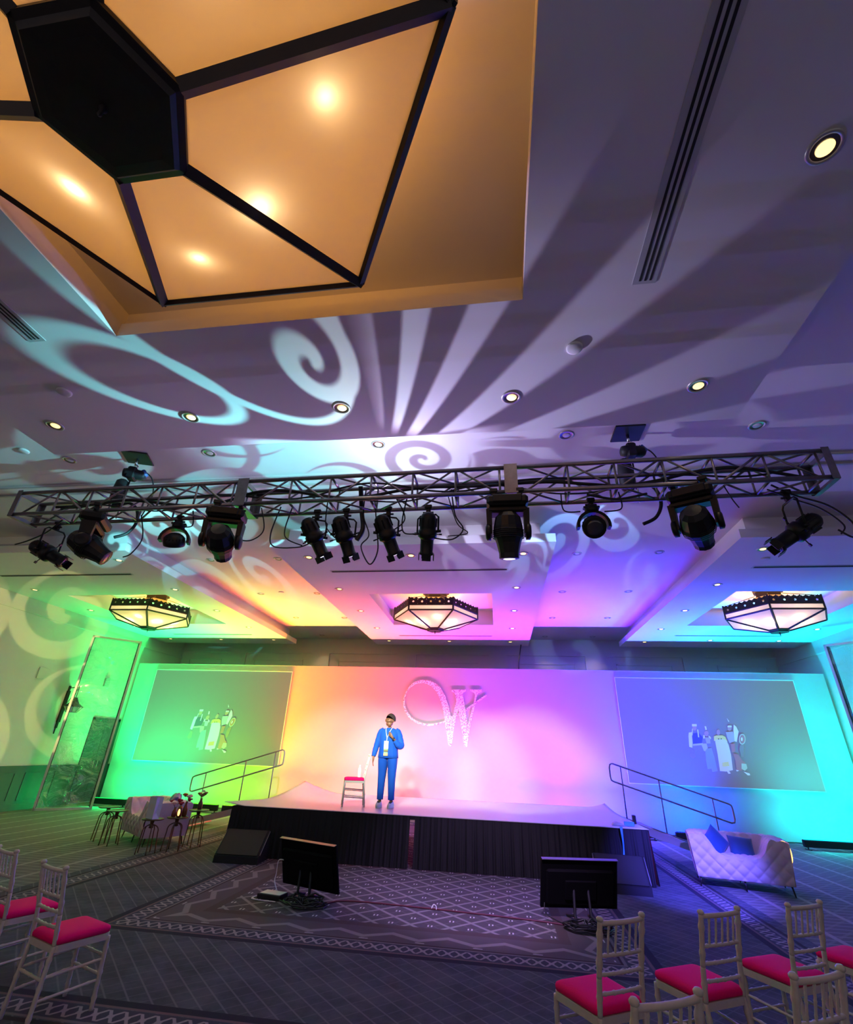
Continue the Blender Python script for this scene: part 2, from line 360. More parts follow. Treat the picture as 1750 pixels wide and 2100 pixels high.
def carpet():
    m = bpy.data.materials.new('patterned_carpet'); m.use_nodes = True
    nt = NT(m.node_tree); b = nt.n['Principled BSDF']; b.inputs['Roughness'].default_value = 0.95; b.inputs['Specular IOR Level'].default_value = 0.1
    tc = nt.new('ShaderNodeTexCoord'); sp = nt.new('ShaderNodeSeparateXYZ'); nt.link(tc.outputs['Object'], sp.inputs[0])
    x, y = sp.outputs[0], sp.outputs[1]
    # signed box distance from the centre medallion: outer edge = 0
    cx, hx, y0, y1 = -1.415, 2.915, 5.90, 13.6
    ax = nt.m('SUBTRACT', nt.m('ABSOLUTE', nt.m('SUBTRACT', x, cx)), hx)
    ay = nt.m('SUBTRACT', nt.m('ABSOLUTE', nt.m('SUBTRACT', y, (y0+y1)/2)), (y1-y0)/2)
    d = nt.m('MAXIMUM', ax, ay)                       # <0 inside
    onx = nt.m('GREATER_THAN', ax, ay)
    s = nt.m('ADD', nt.m('MULTIPLY', onx, y), nt.m('MULTIPLY', nt.m('SUBTRACT', 1.0, onx), x))   # coordinate along the border
    def band(v, a, b_, e=0.004): return nt.m('MULTIPLY', nt.ss(v, a-e, a+e), nt.ss(v, b_-e, b_+e, 1.0, 0.0))
    def frac(v): return nt.m('FRACT', v)
    def line(v, period, off, wd, soft=0.01):
        f = nt.m('ABSOLUTE', nt.m('SUBTRACT', frac(nt.m('DIVIDE', nt.m('SUBTRACT', v, off), period)), 0.5))
        f = nt.m('MULTIPLY', nt.m('SUBTRACT', 0.5, f), period)
        return nt.ss(f, wd/2, wd/2+soft, 1.0, 0.0)
    no = nt.new('ShaderNodeTexNoise'); no.inputs['Scale'].default_value = 260; no.inputs['Detail'].default_value = 2; nt.link(tc.outputs['Object'], no.inputs['Vector'])
    no2 = nt.new('ShaderNodeTexNoise'); no2.inputs['Scale'].default_value = 2.2; no2.inputs['Detail'].default_value = 6; no2.inputs['Roughness'].default_value = 0.7; nt.link(tc.outputs['Object'], no2.inputs['Vector'])
    xpy = nt.m('ADD', x, y); xmy = nt.m('SUBTRACT', x, y)
    # plain zone with a thin diagonal grid
    base = nt.mix(nt.ss(no2.outputs[0], 0.35, 0.65), (0.050, 0.058, 0.068), (0.085, 0.094, 0.106))
    g1 = line(xpy, 0.20, 1.9, 0.010, 0.010); g2 = line(xmy, 0.20, 0.1, 0.007, 0.010)
    col = nt.mix(nt.m('MULTIPLY', nt.m('MAXIMUM', g1, nt.m('MULTIPLY', g2, 0.5)), 0.36), base, (0.24, 0.25, 0.26))
    # outer field beyond the second border: denser pattern
    f2 = nt.mix(nt.m('MAXIMUM', line(x, 0.62, 0.1, 0.05, 0.02), nt.m('MULTIPLY', line(y, 0.16, 0.0, 0.02, 0.02), 0.5)), (0.14, 0.14, 0.13), (0.30, 0.30, 0.27))
    f2 = nt.mix(nt.m('MULTIPLY', line(xmy, 0.30, 0.0, 0.03, 0.02), 0.4), f2, (0.25, 0.25, 0.22))
    col = nt.mix(nt.m('GREATER_THAN', d, 1.95), col, f2)
    # inner field: diamond lattice with paired dashes
    P = 0.4575
    la = nt.m('MAXIMUM', line(nt.m('ADD', xpy, 0.0), P, -1.07+6.67+P/2, 0.036, 0.022), line(xmy, P, -1.07-6.67+P/2, 0.036, 0.022))
    la2 = nt.m('MAXIMUM', line(xpy, P, -1.07+6.67+0.04, 0.012, 0.012), line(xmy, P, -1.07-6.67+0.04, 0.012, 0.012))
    fld = nt.mix(nt.m('MULTIPLY', la2, 0.25), (0.088, 0.080, 0.088), (0.22, 0.21, 0.22))
    fld = nt.mix(nt.m('MULTIPLY', la, nt.ss(no2.outputs[0], 0.2, 0.5, 0.6, 1.0)), fld, (0.27, 0.25, 0.255))
    fa = nt.m('SUBTRACT', frac(nt.m('ADD', nt.m('DIVIDE', nt.m('SUBTRACT', xpy, -1.07+6.67), P), 0.5)), 0.5)
    fb = nt.m('SUBTRACT', frac(nt.m('ADD', nt.m('DIVIDE', nt.m('SUBTRACT', xmy, -1.07-6.67), P), 0.5)), 0.5)
    lx = nt.m('MULTIPLY', nt.m('ADD', fa, fb), P/2); ly = nt.m('MULTIPLY', nt.m('SUBTRACT', fa, fb), P/2)
    dsh = nt.m('MULTIPLY', band(nt.m('ABSOLUTE', nt.m('ABSOLUTE', lx)), 0.012, 0.028, 0.002), nt.ss(nt.m('ABSOLUTE', ly), 0.024, 0.03, 1.0, 0.0))
    fld = nt.mix(dsh, fld, (0.62, 0.60, 0.60))
    col = nt.mix(nt.m('LESS_THAN', d, -0.86), col, fld)
    # brown guard, zigzag guard
    col = nt.mix(band(d, -0.92, -0.80), col, (0.085, 0.062, 0.062))
    zg = nt.m('PINGPONG', nt.m('DIVIDE', s, 0.60), 0.5)
    zz = nt.m('ABSOLUTE', nt.m('SUBTRACT', nt.m('ADD', d, 0.57), nt.m('MULTIPLY', nt.m('SUBTRACT', zg, 0.25), 0.30)))
    zc = nt.mix(nt.ss(zz, 0.03, 0.05, 1.0, 0.0), (0.10, 0.088, 0.088), (0.24, 0.215, 0.21))
    dd = nt.m('MULTIPLY', band(frac(nt.m('DIVIDE', s, 0.60)), 0.46, 0.62, 0.01), band(d, -0.44, -0.425))
    zc = nt.mix(dd, zc, (0.5, 0.46, 0.45))
    col = nt.mix(band(d, -0.80, -0.38), col, zc)
    col = nt.mix(band(d, -0.39, -0.365), col, (0.04, 0.022, 0.024))
    # cross-stitch band
    def stitch(off, col):
        t = nt.m('ADD', d, -off)             # -0.33 .. -0.10 -> band centre
        a = nt.m('ABSOLUTE', nt.m('SUBTRACT', nt.m('MULTIPLY', frac(nt.m('DIVIDE', s, 0.125)), 0.125), 0.0625))
        h = nt.m('ABSOLUTE', nt.m('ADD', t, 0.225))
        xs = nt.m('MULTIPLY', nt.ss(nt.m('ABSOLUTE', nt.m('SUBTRACT', nt.m('MULTIPLY', h, 0.7), a)), 0.010, 0.018, 1.0, 0.0), nt.ss(h, 0.078, 0.086, 1.0, 0.0))
        hx_ = nt.ss(nt.m('MAXIMUM', a, h), 0.022, 0.03, 1.0, 0.0)
        c = nt.mix(nt.m('MAXIMUM', xs, hx_), (0.050, 0.052, 0.072), (0.30, 0.27, 0.27))
        col = nt.mix(band(t, -0.33, -0.12), col, c)
        col = nt.mix(band(t, -0.365, -0.335), col, (0.17, 0.15, 0.15))
        col = nt.mix(band(t, -0.115, -0.085), col, (0.15, 0.10, 0.10))
        col = nt.mix(band(t, -0.085, 0.0), col, (0.022, 0.023, 0.035))
        return col
    col = stitch(0.0, col)
    t2 = nt.m('SUBTRACT', 1.42, nt.m('MULTIPLY', d, 1.0))       # mirrored second border, dark stripe inwards
    dkeep = d
    d = nt.m('ADD', nt.m('SUBTRACT', 1.36, d), 0.0)
    col = stitch(0.0, col)
    col = nt.mix(band(dkeep, 1.74, 1.79), col, (0.035, 0.03, 0.035))
    col = nt.mix(nt.m('MULTIPLY', nt.m('SUBTRACT', no.outputs[0], 0.35), 0.9, clamp=True), col, (0.03, 0.03, 0.03))
    nt.link(col, b.inputs['Base Color'])
    bp = nt.new('ShaderNodeBump'); bp.inputs['Strength'].default_value = 0.5; bp.inputs['Distance'].default_value = 0.004
    nt.link(no.outputs[0], bp.inputs['Height']); nt.link(bp.outputs[0], b.inputs['Normal'])
    return m
M['carpet'] = carpet()

# ================================================================ ROOM SHELL
struct('floor', MB().box((XL-0.2, YF, -0.1), (XR+0.2, YB+0.2, 0)), M['carpet'])
struct('ceiling', MB().box((XL-0.2, YF, ZH), (XR+0.2, YB+0.2, ZH+0.15)), M['ceil'])
struct('wall_left', MB().box((XL-0.2, YF, 0), (XL, YB, ZH)), M['wall'])
struct('wall_right', MB().box((XR, YF, 0), (XR+0.2, YB, ZH)), M['wall'])
struct('wall_back', MB().box((XL-0.2, YB, 0), (XR+0.2, YB+0.2, ZH)), M['wall'])
def panel(x0, x1, y0, y1, tray, wl=False, wr=False, wf=False):
    """dropped ceiling cloud: lip + set-back upper tier, with an open square tray"""
    mb = MB(); a, b_, c, d_ = tray
    def ring(X0, X1, Y0, Y1, A, B, C, D, z0, z1):
        vs = [(X0,Y0),(X1,Y0),(X1,Y1),(X0,Y1),(A,C),(B,C),(B,D),(A,D)]
        V = [(p[0],p[1],z0) for p in vs] + [(p[0],p[1],z1) for p in vs]
        F = []
        for k in range(4):
            l = (k+1) % 4
            F += [(k, 4+k, 4+l, l), (8+k, 8+l, 12+l, 12+k), (k, l, 8+l, 8+k), (4+k, 12+k, 12+l, 4+l)]
        mb.add(V, F)
    ring(x0, x1, y0, y1, a, b_, c, d_, ZP, ZL)
    i = 0.24
    ring(x0 if wl else x0+i, x1 if wr else x1-i, y0 if wf else y0+i, y1-i, a-0.15, b_+0.15, c-0.15, d_+0.15, ZL, ZH)
    return struct('ceiling', mb, M['ceil'])
panel(-5.88, 2.72, YF, 4.65, (-3.5, 0.31, -1.20, 2.82), wf=True)
panel(-4.30, 1.12, 8.0, 17.2, (-3.08, -0.06, 11.06, 14.19))
panel(XL, -7.41, 8.0, 17.2, (-11.45, -8.55, 11.0, 14.15), wl=True)
panel(4.17, XR, 8.0, 17.2, (5.34, 8.25, 11.03, 14.19), wr=True)
# folding-partition track across the high ceiling
mb = MB().box((XL, 6.18, ZH-0.02), (XR, 6.46, ZH)); struct('trim_1', mb, M['ceil'])
mb = MB().box((XL, 6.42, ZH-0.05), (XR, 6.46, ZH-0.02)); mb.box((XL, 6.18, ZH-0.035), (XR, 6.20, ZH-0.02)); struct('trim_2', mb, M['vent'])
# wainscot and rails
for nm, x, sx in (('left', XL, 1), ('right', XR, -1)):
    mb = MB()
    def seg(y0, y1):
        mb.box((x, y0, 0), (x+sx*0.025, y1, 1.0))
        y = y0+0.15
        while y < y1-1.2:
            for a, b_ in (((y, 0.22), (y+1.0, 0.24)), ((y, 0.86), (y+1.0, 0.88)), ((y, 0.22), (y+0.02, 0.88)), ((y+0.98, 0.22), (y+1.0, 0.88))):
                mb.box((x+sx*0.025, a[0], a[1]), (x+sx*0.037, b_[0], b_[1]))
            y += 1.3
    if sx > 0: seg(YF, 14.80); seg(16.05, YB)
    else: seg(YF, YB)
    struct('trim_3' if sx > 0 else 'trim_4', mb, M['wains'])
    mb = MB()
    for a, b_ in (((YF, 14.80), (16.05, YB)) if sx > 0 else ((YF, YB),)): mb.box((x, a, 1.0), (x+sx*0.05, b_, 1.045)); mb.box((x, a, 0.955), (x+sx*0.038, b_, 1.0))
    struct('trim_5' if sx > 0 else 'trim_6', mb, M['wains'])
    mb = MB()
    for a, b_ in (((YF, 14.80), (16.05, YB)) if sx > 0 else ((YF, YB),)): mb.box((x, a, 0), (x+sx*0.04, b_, 0.14))
    struct('baseboard_'+nm, mb, M['wains'])
    struct('trim_7' if sx > 0 else 'trim_8', MB().box((x, YF, 4.81), (x+sx*0.03, YB, 4.85)).box((x, YF, 4.85), (x+sx*0.018, YB, 4.93)), M['wall'])
struct('baseboard_back', MB().box((XL, YB-0.03, 0), (XR, YB, 0.14)), M['wains'])
# dark double door in the left wall
dr = tag(MB().box((XL, 14.82, 0), (XL+0.03, 14.9, 2.38)).box((XL, 15.96, 0), (XL+0.03, 16.04, 2.38)).box((XL, 14.82, 2.30), (XL+0.03, 16.04, 2.38)).build('door_1', M['wains']), kind='structure')
for a in (14.9, 15.43):
    lf = MB().box((XL, a+0.005, 0.02), (XL+0.02, a+0.525, 2.3)).build('door_leaf', M['wains'], dr)
    MB().tube([(XL+0.06, a+(0.45 if a < 15 else 0.08), 0.95), (XL+0.06, a+(0.45 if a < 15 else 0.08), 1.15)], 0.01).build('door_handle', M['chrome'], lf)
# back wall: frieze, pilasters, raised panels
mb = MB().box((XL, YB-0.05, 5.08), (XR, YB, 5.14)).box((XL, YB-0.035, 5.14), (XR, YB, 5.22)); struct('trim_9', mb, M['wall'])
mb = MB()
px = -1.6 - 3.43*3 - 0.02
for k in range(-3, 4):
    c0 = XC + 0.02 + 3.43*k
    pass
PIL = [(-10.65, -9.97), (-7.2, -6.48), (-3.74, -3.06), (-0.28, 0.41), (3.2, 3.92), (6.54, 7.3)]
for a, b_ in PIL: mb.box((a, YB-0.06, 0), (b_, YB, 5.08))
struct('trim_10', mb, M['wall'])
mb = MB(); edges = [XL] + [v for p in PIL for v in p] + [XR]
for i in range(0, len(edges), 2):
    a, b_ = edges[i]+0.35, edges[i+1]-0.35
    for z0, z1 in ((2.9, 4.83), (0.5, 2.6)):
        mb.box((a, YB-0.03, z1-0.05), (b_, YB, z1)).box((a, YB-0.03, z0), (b_, YB, z0+0.05)).box((a, YB-0.03, z0), (a+0.05, YB, z1)).box((b_-0.05, YB-0.03, z0), (b_, YB, z1))
        mb.box((a+0.18, YB-0.015, z0+0.18), (b_-0.18, YB, z1-0.18))
struct('trim_11', mb, M['wall'])
# ================================================================ CHANDELIERS
def glass():
    m = bpy.data.materials.new('frosted_glass'); m.use_nodes = True; nt = NT(m.node_tree)
    out = nt.n['Material Output']; nt.n.remove(nt.n['Principled BSDF'])
    tr = nt.new('ShaderNodeBsdfTranslucent'); tr.inputs[0].default_value = (0.90, 0.88, 0.84, 1)
    di = nt.new('ShaderNodeBsdfDiffuse'); di.inputs[0].default_value = (0.50, 0.45, 0.42, 1)
    mx = nt.new('ShaderNodeMixShader'); mx.inputs[0].default_value = 0.55
    nt.link(di.outputs[0], mx.inputs[1]); nt.link(tr.outputs[0], mx.inputs[2]); nt.link(mx.outputs[0], out.inputs[0])
    return m
M['glass'] = glass()
M['bulb'] = mat('bulb', (1, 0.8, 0.5), 0.4, emit=(1.0, 0.62, 0.25), estr=14)
def chandelier(cx, cy, side, zr, band, crown, zp, ps, label, power, group, k=1.0):
    """hexagonal hanging bowl: rim height zr, glass band, pierced crown, bottom plate at zp with side ps"""
    t = thing('chandelier', label, 'chandelier', (cx, cy, 0), 0, group)
    ang = [R(60*i) for i in range(6)]
    rim = [(side*math.cos(a), side*math.sin(a)) for a in ang]; pl = [(ps*math.cos(a), ps*math.sin(a)) for a in ang]
    zb = zr + band; zc = zb + crown
    bw = 0.030*k
    for i in range(6):
        j = (i+1) % 6
        A, B, Cc, D = rim[i], rim[j], pl[j], pl[i]
        g = MB().add([(A[0],A[1],zr),(B[0],B[1],zr),(Cc[0],Cc[1],zp),(D[0],D[1],zp)], [(0,1,2,3)])
        g.build('glass_pane', M['glass'], t)
        g = MB().add([(A[0],A[1],zr),(B[0],B[1],zr),(B[0],B[1],zb),(A[0],A[1],zb)], [(0,1,2,3)])
        g.build('glass_band', M['glass'], t)
    fr = MB()
    def bar(p, q, wdt):
        p = Vector(p); q = Vector(q); fr.tube([p, q], wdt, 4)
    for i in range(6):
        j = (i+1) % 6
        bar((*rim[i], zr), (*pl[i], zp), bw*0.9)
        for z, wd in ((zr, bw*0.72), (zb, bw*0.6)): bar((*rim[i], z), (*rim[j], z), wd)
        bar((*rim[i], zr-0.01), (*rim[i], zc), bw*0.8)
    fr.build('frame', M['bronze'], t)
    # pierced crown: hexagonal fretwork band with flower cut-outs and a toothed upper edge
    cr = MB()
    for i in range(6):
        j = (i+1) % 6; A = Vector((*rim[i], 0)); B = Vector((*rim[j], 0)); e = B-A; L = e.length; e.normalize(); nn = Vector((e.y, -e.x, 0))
        nfl = 5; cell = L/nfl; fr_ = crown*0.78; r = min(cell, fr_)*0.21
        def P(s_, z, o=0.0): return tuple(A + e*s_ + nn*o + Vector((0, 0, z)))
        for c in range(nfl):
            s0 = c*cell; s1 = s0+cell; sc = (s0+s1)/2; zc_ = zb+fr_/2
            # flower outline (5 petals) joined to the cell's square outline
            N = 20; inner = []; outer = []
            for q in range(N):
                a = 2*PI*q/N + PI/2
                rr = r*(0.42+0.58*abs(math.cos(2.5*(a-PI/2))))
                inner.append((sc+rr*math.cos(a), zc_+rr*math.sin(a)))
                m_ = max(abs(math.cos(a))/(cell/2), abs(math.sin(a))/(fr_/2)); outer.append((sc+math.cos(a)/m_, zc_+math.sin(a)/m_))
            V = [P(*p) for p in inner] + [P(*p) for p in outer]
            cr.add(V, [(q, (q+1) % N, N+(q+1) % N, N+q) for q in range(N)])
        nt_ = 9
        for c in range(nt_):
            s0 = L*c/nt_; s1 = L*(c+1)/nt_; m_ = (s0+s1)/2; z0 = zb+fr_
            cr.add([P(s0, z0), P(s1, z0), P(s1-0.12*(s1-s0), z0+crown*0.08), P(m_+0.1*(s1-s0), z0+crown*0.14), P(m_, z0+crown*0.24), P(m_-0.1*(s1-s0), z0+crown*0.14), P(s0+0.12*(s1-s0), z0+crown*0.08)], [(0,1,2,3,4,5,6)])
    co = cr.build('crown', M['bronze'], t)
    md = co.modifiers.new('solid', 'SOLIDIFY'); md.thickness = 0.012
    hub = MB().lathe([(ps*1.06, zp+0.012), (ps*1.06, zp-0.02), (ps*0.96, zp-0.03), (ps*0.9, zp-0.055), (ps*0.74, zp-0.06), (0.0, zp-0.062)], 6, smooth=False)
    hb = hub.build('hub_plate', M['bronze'], t)
    MB().lathe([(0.012, zp-0.055), (0.018, zp-0.075), (0.008, zp-0.09), (0.010, zp-0.12), (0.0, zp-0.135)], 12).build('finial', M['bronze'], hb)
    cn = MB().lathe([(0.36*k, ZH), (0.36*k, ZH-0.03), (0.30*k, ZH-0.05), (0.30*k, ZH-0.16), (0.34*k, ZH-0.18)], 6, smooth=False)
    cn.lathe([(0.03, ZH-0.16), (0.03, zp+0.03)], 10)
    cn.build('canopy', M['bronze'], t)
    for i in range(6):
        MB().tube([(*[0.33*k*math.cos(ang[i]), 0.33*k*math.sin(ang[i])], ZH-0.14), (*[v*0.98 for v in rim[i]], zc-0.02)], 0.008).build('stay_rod', M['bronze'], t)
    # lamps: one spider of upright bulbs
    n = 8
    sp = MB()
    for i in range(n):
        a = 2*PI*i/n+0.2; rr = side*(0.46 if i % 2 else 0.60); z = zr + (zp-zr)*(1-(rr-ps)/(side-ps)) + (0.135 if k > 1 else 0.15)
        x, y = rr*math.cos(a), rr*math.sin(a)
        sp.tube([(0, 0, zb), (x*0.6, y*0.6, zb-0.02), (x, y, z+0.07)], 0.007, 6)
        b = MB(); b.lathe([(0.012, 0.06), (0.03, 0.03), (0.032, 0.0), (0.02, -0.035), (0.0, -0.045)], 12, c=(x, y, z)); b.build('bulb', M['bulb'], t)
        lo = light('bulb_light', 'POINT', (cx+x, cy+y, z-0.06), (1.0, 0.70, 0.38), power*(1.7 if i % 2 else 0.7), shadow_soft_size=0.035)
    sp.build('lamp_arms', M['bronze'], t)
    light('uplight', 'AREA', (cx, cy, zc-0.02), (1.0, 0.38, 0.025), power*(115 if k > 1 else 9), (0, 0, 1), shape='DISK', size=side*0.9, spread=R(175))
    return t
chandelier(-1.6, 0.82, 1.485, 4.64, 0.22, 0.30, 4.25, 0.34, 'huge hexagonal frosted glass chandelier with black ribs directly overhead', 0.8, None, k=1.45)
GC = 'hexagonal chandeliers over the stage area'
chandelier(-1.6, 12.6, 1.13, 4.965, 0.13, 0.20, 4.70, 0.23, 'hexagonal bronze chandelier in the middle ceiling tray above the stage', 4.6, GC)
chandelier(-10.0, 12.56, 1.13, 4.965, 0.13, 0.20, 4.70, 0.23, 'hexagonal bronze chandelier in the left ceiling tray, glowing among green light', 4.6, GC)
chandelier(6.8, 12.56, 1.13, 4.965, 0.13, 0.20, 4.70, 0.23, 'hexagonal bronze chandelier in the right ceiling tray, near the cyan light', 4.6, GC)

# ================================================================ DOWNLIGHTS, DETECTORS, AIR SLOTS
def downlight(lit):
    t = thing('downlight', 'x', 'downlight')
    MB().lathe([(0.104, 0.0), (0.104, -0.006), (0.094, -0.012), (0.080, -0.010), (0.078, -0.003), (0.070, 0.0)], 28, caps=False).build('trim_ring', M['white'] if False else M['ringm'], t)
    MB().lathe([(0.078, -0.004), (0.066, -0.0015), (0.052, -0.001)], 28, caps=False).build('reflector', M['chromew'], t)
    o = MB().lathe([(0.052, -0.001), (0.048, -0.006), (0.030, -0.008), (0.0, -0.009)], 20, c=(0.006, 0.006, 0)).build('lamp', M['lampwarm'] if lit else M['lampoff'], t)
    return t
M['ringm'] = mat('downlight_trim', (0.46, 0.43, 0.42), 0.35, 0.4)
M['chromew'] = mat('downlight_reflector', (0.20, 0.16, 0.13), 0.28, 0.9)
protos = {}
def place_down(x, y, z, lit, label, group, spot=0):
    if lit not in protos: t = protos[lit] = downlight(lit)
    else: t = dup(protos[lit])
    t.location = (x, y, z); t['label'] = label; t['group'] = group
    if y > 16: spot = 40  # added beam strength to brighten the back wall, even at unlit fittings
    if spot: light('downlight_beam_and_fill', 'SPOT', (x, y, z-0.02), (1.0, 0.74, 0.46), spot, (0, 0, -1), spot_size=R(85), spot_blend=0.8, shadow_soft_size=0.05)
ORD = ['leftmost', 'second from left', 'third from left', 'fourth from left', 'fifth from left', 'rightmost']
for i, x in enumerate((-5.32, -3.50, -1.65, 0.24, 2.12)):
    place_down(x, 4.05, ZP, True, 'lit warm downlight on front edge of nearest ceiling panel, ' + (ORD[i] if i < 4 else 'rightmost') + ' of five', 'lit downlights in the nearest ceiling panel', 14)
place_down(2.11, 1.90, ZP, True, 'large lit warm downlight at upper right, beside the long black air slot', 'lit downlights in the nearest ceiling panel', 14)
for i, x in enumerate((-6.59, -4.21, -1.59, 1.03, 3.42)):
    place_down(x, 5.46, ZH, False, 'unlit chrome downlight in the high ceiling just above the truss, ' + (ORD[i] if i < 4 else 'rightmost') + ' of five', 'unlit downlights above the truss')
for s, xs in (('left', (-6.7, -5.0)), ('right', (1.78, 3.45))):
    for j, x in enumerate(xs):
        for k, y in enumerate((9.8, 12.5, 15.2, 17.87)):
            if s == 'left' and k == 3 and j == 1: continue
            place_down(x, y, ZH, False, 'small unlit downlight in %s ceiling channel, %s column, %s' % (s, ('left', 'right')[j], ('nearest the truss', 'second behind the truss', 'third behind the truss', 'in shadow at the back wall')[k]), 'unlit downlights in the ceiling channels')
for i, (x, y) in enumerate(((-3.71, 8.55), (-1.61, 8.55), (0.56, 8.55), (-3.71, 10.63), (0.5, 10.63), (-3.70, 12.6), (0.5, 12.6), (-3.70, 14.6), (0.5, 14.6), (-3.72, 16.52), (-1.6, 16.52), (0.48, 16.55))):
    row = ('front', 'second', 'third', 'fourth', 'shadowed back')[[8.55, 10.63, 12.6, 14.6, 16.52].index(min([8.55, 10.63, 12.6, 14.6, 16.52], key=lambda q: abs(q-y)))]
    place_down(x, y, ZP, True, 'small lit downlight in the middle pink panel, %s row, %s' % (row, 'left side' if x < -2 else ('centre' if x < 0 else 'right side')), 'lit downlights in the middle panel', 4)
for i, (x, y) in enumerate(((-7.97, 8.53), (-11.97, 8.55), (-11.97, 10.5), (-8.0, 10.57), (-12.02, 12.5), (-7.98, 12.55), (-12.05, 14.5), (-8.0, 14.57), (-12.05, 16.45), (-10.05, 16.5), (-8.0, 16.5))):
    row = ('front', 'second', 'third', 'fourth', 'shadowed back')[[8.55, 10.63, 12.6, 14.6, 16.52].index(min([8.55, 10.63, 12.6, 14.6, 16.52], key=lambda q: abs(q-y)))]
    place_down(x, y, ZP, True, 'small lit downlight in the left green panel, %s row, %s' % (row, 'wall side' if x < -11 else ('centre' if x < -9 else 'inner side')), 'lit downlights in the left panel', 4)
for i, (x, y) in enumerate(((4.75, 8.53), (4.75, 10.53), (4.77, 12.6), (4.77, 14.61), (8.86, 14.55), (6.65, 16.1), (8.62, 16.1), (4.77, 16.4))):
    row = ('front', 'second', 'third', 'fourth', 'shadowed back')[[8.55, 10.63, 12.6, 14.6, 16.52].index(min([8.55, 10.63, 12.6, 14.6, 16.52], key=lambda q: abs(q-y)))]
    place_down(x, y, ZP, True, 'small lit downlight in the right blue panel, %s row, %s' % (row, 'inner side' if x < 5 else ('centre' if x < 7 else 'wall side')), 'lit downlights in the right panel', 4)
sd = None
for x, y, z, lb in ((0.81, 3.40, ZP, 'round white detector cover on nearest ceiling panel, right of the swirl'), (-4.67, 3.49, ZP, 'round white detector cover on nearest ceiling panel, above the leftmost downlights'),
                    (-7.1, 5.15, ZH, 'round white speaker grille in high ceiling left of the nearest panel'), (-6.01, 12.35, ZH, 'small round detector between unlit downlights of left ceiling channel'), (5.0, 9.0, ZP, 'small round detector near front downlight of right ceiling panel')):
    if sd is None:
        sd = MB().lathe([(0.075, 0), (0.075, -0.018), (0.06, -0.026), (0.0, -0.028)], 28).build('ceiling_detector', M['ceil']); o = sd
    else: o = dup(sd)
    o.location = (x, y, z); tag(o, lb, 'smoke detector', 'round covers on the ceiling')
def slotvent(x0, y0, x1, y1, lb):
    t = thing('air_slot_vent', lb, 'air vent', ((x0+x1)/2, (y0+y1)/2, ZP), 0, 'linear air slots in the ceiling panels')
    cx, cy = (x0+x1)/2, (y0+y1)/2; a, b_ = (x0-cx, y0-cy), (x1-cx, y1-cy)
    MB().box((a[0], a[1], -0.006), (b_[0], b_[1], 0)).build('frame', M['vent'], t)
    vert = (y1-y0) > (x1-x0); W = (x1-x0) if vert else (y1-y0)
    for k in range(3):
        c = -W/2 + W*(0.30+0.22*k)
        m = MB()
        if vert: m.box((c-0.009, a[1]+0.03, -0.0085), (c+0.009, b_[1]-0.03, -0.0062))
        else: m.box((a[0]+0.03, c-0.009, -0.0085), (b_[0]-0.03, c+0.009, -0.0062))
        m.build('slot', M['slot'], t)
    return t
slotvent(1.175, -0.6, 1.355, 2.77, 'long three-slot air vent running beside the big tray on the right')
slotvent(-4.42, -0.6, -4.24, 2.80, 'three-slot air vent on nearest panel left of the big tray')
slotvent(-3.52, 9.34, 0.30, 9.46, 'thin linear air vent across the middle pink ceiling panel')
slotvent(-11.85, 9.34, -8.3, 9.46, 'thin linear air vent across the left green ceiling panel')
slotvent(4.98, 9.40, 8.9, 9.52, 'thin linear air vent across the right blue ceiling panel')
slotvent(-3.2, 15.62, -0.1, 15.70, 'thin air vent near the magenta back edge of middle ceiling panel')
slotvent(-11.4, 15.62, -8.4, 15.70, 'thin air vent near the bright green back edge of left ceiling panel')
slotvent(5.4, 15.4, 8.4, 15.48, 'thin air vent near the cyan back edge of right ceiling panel')

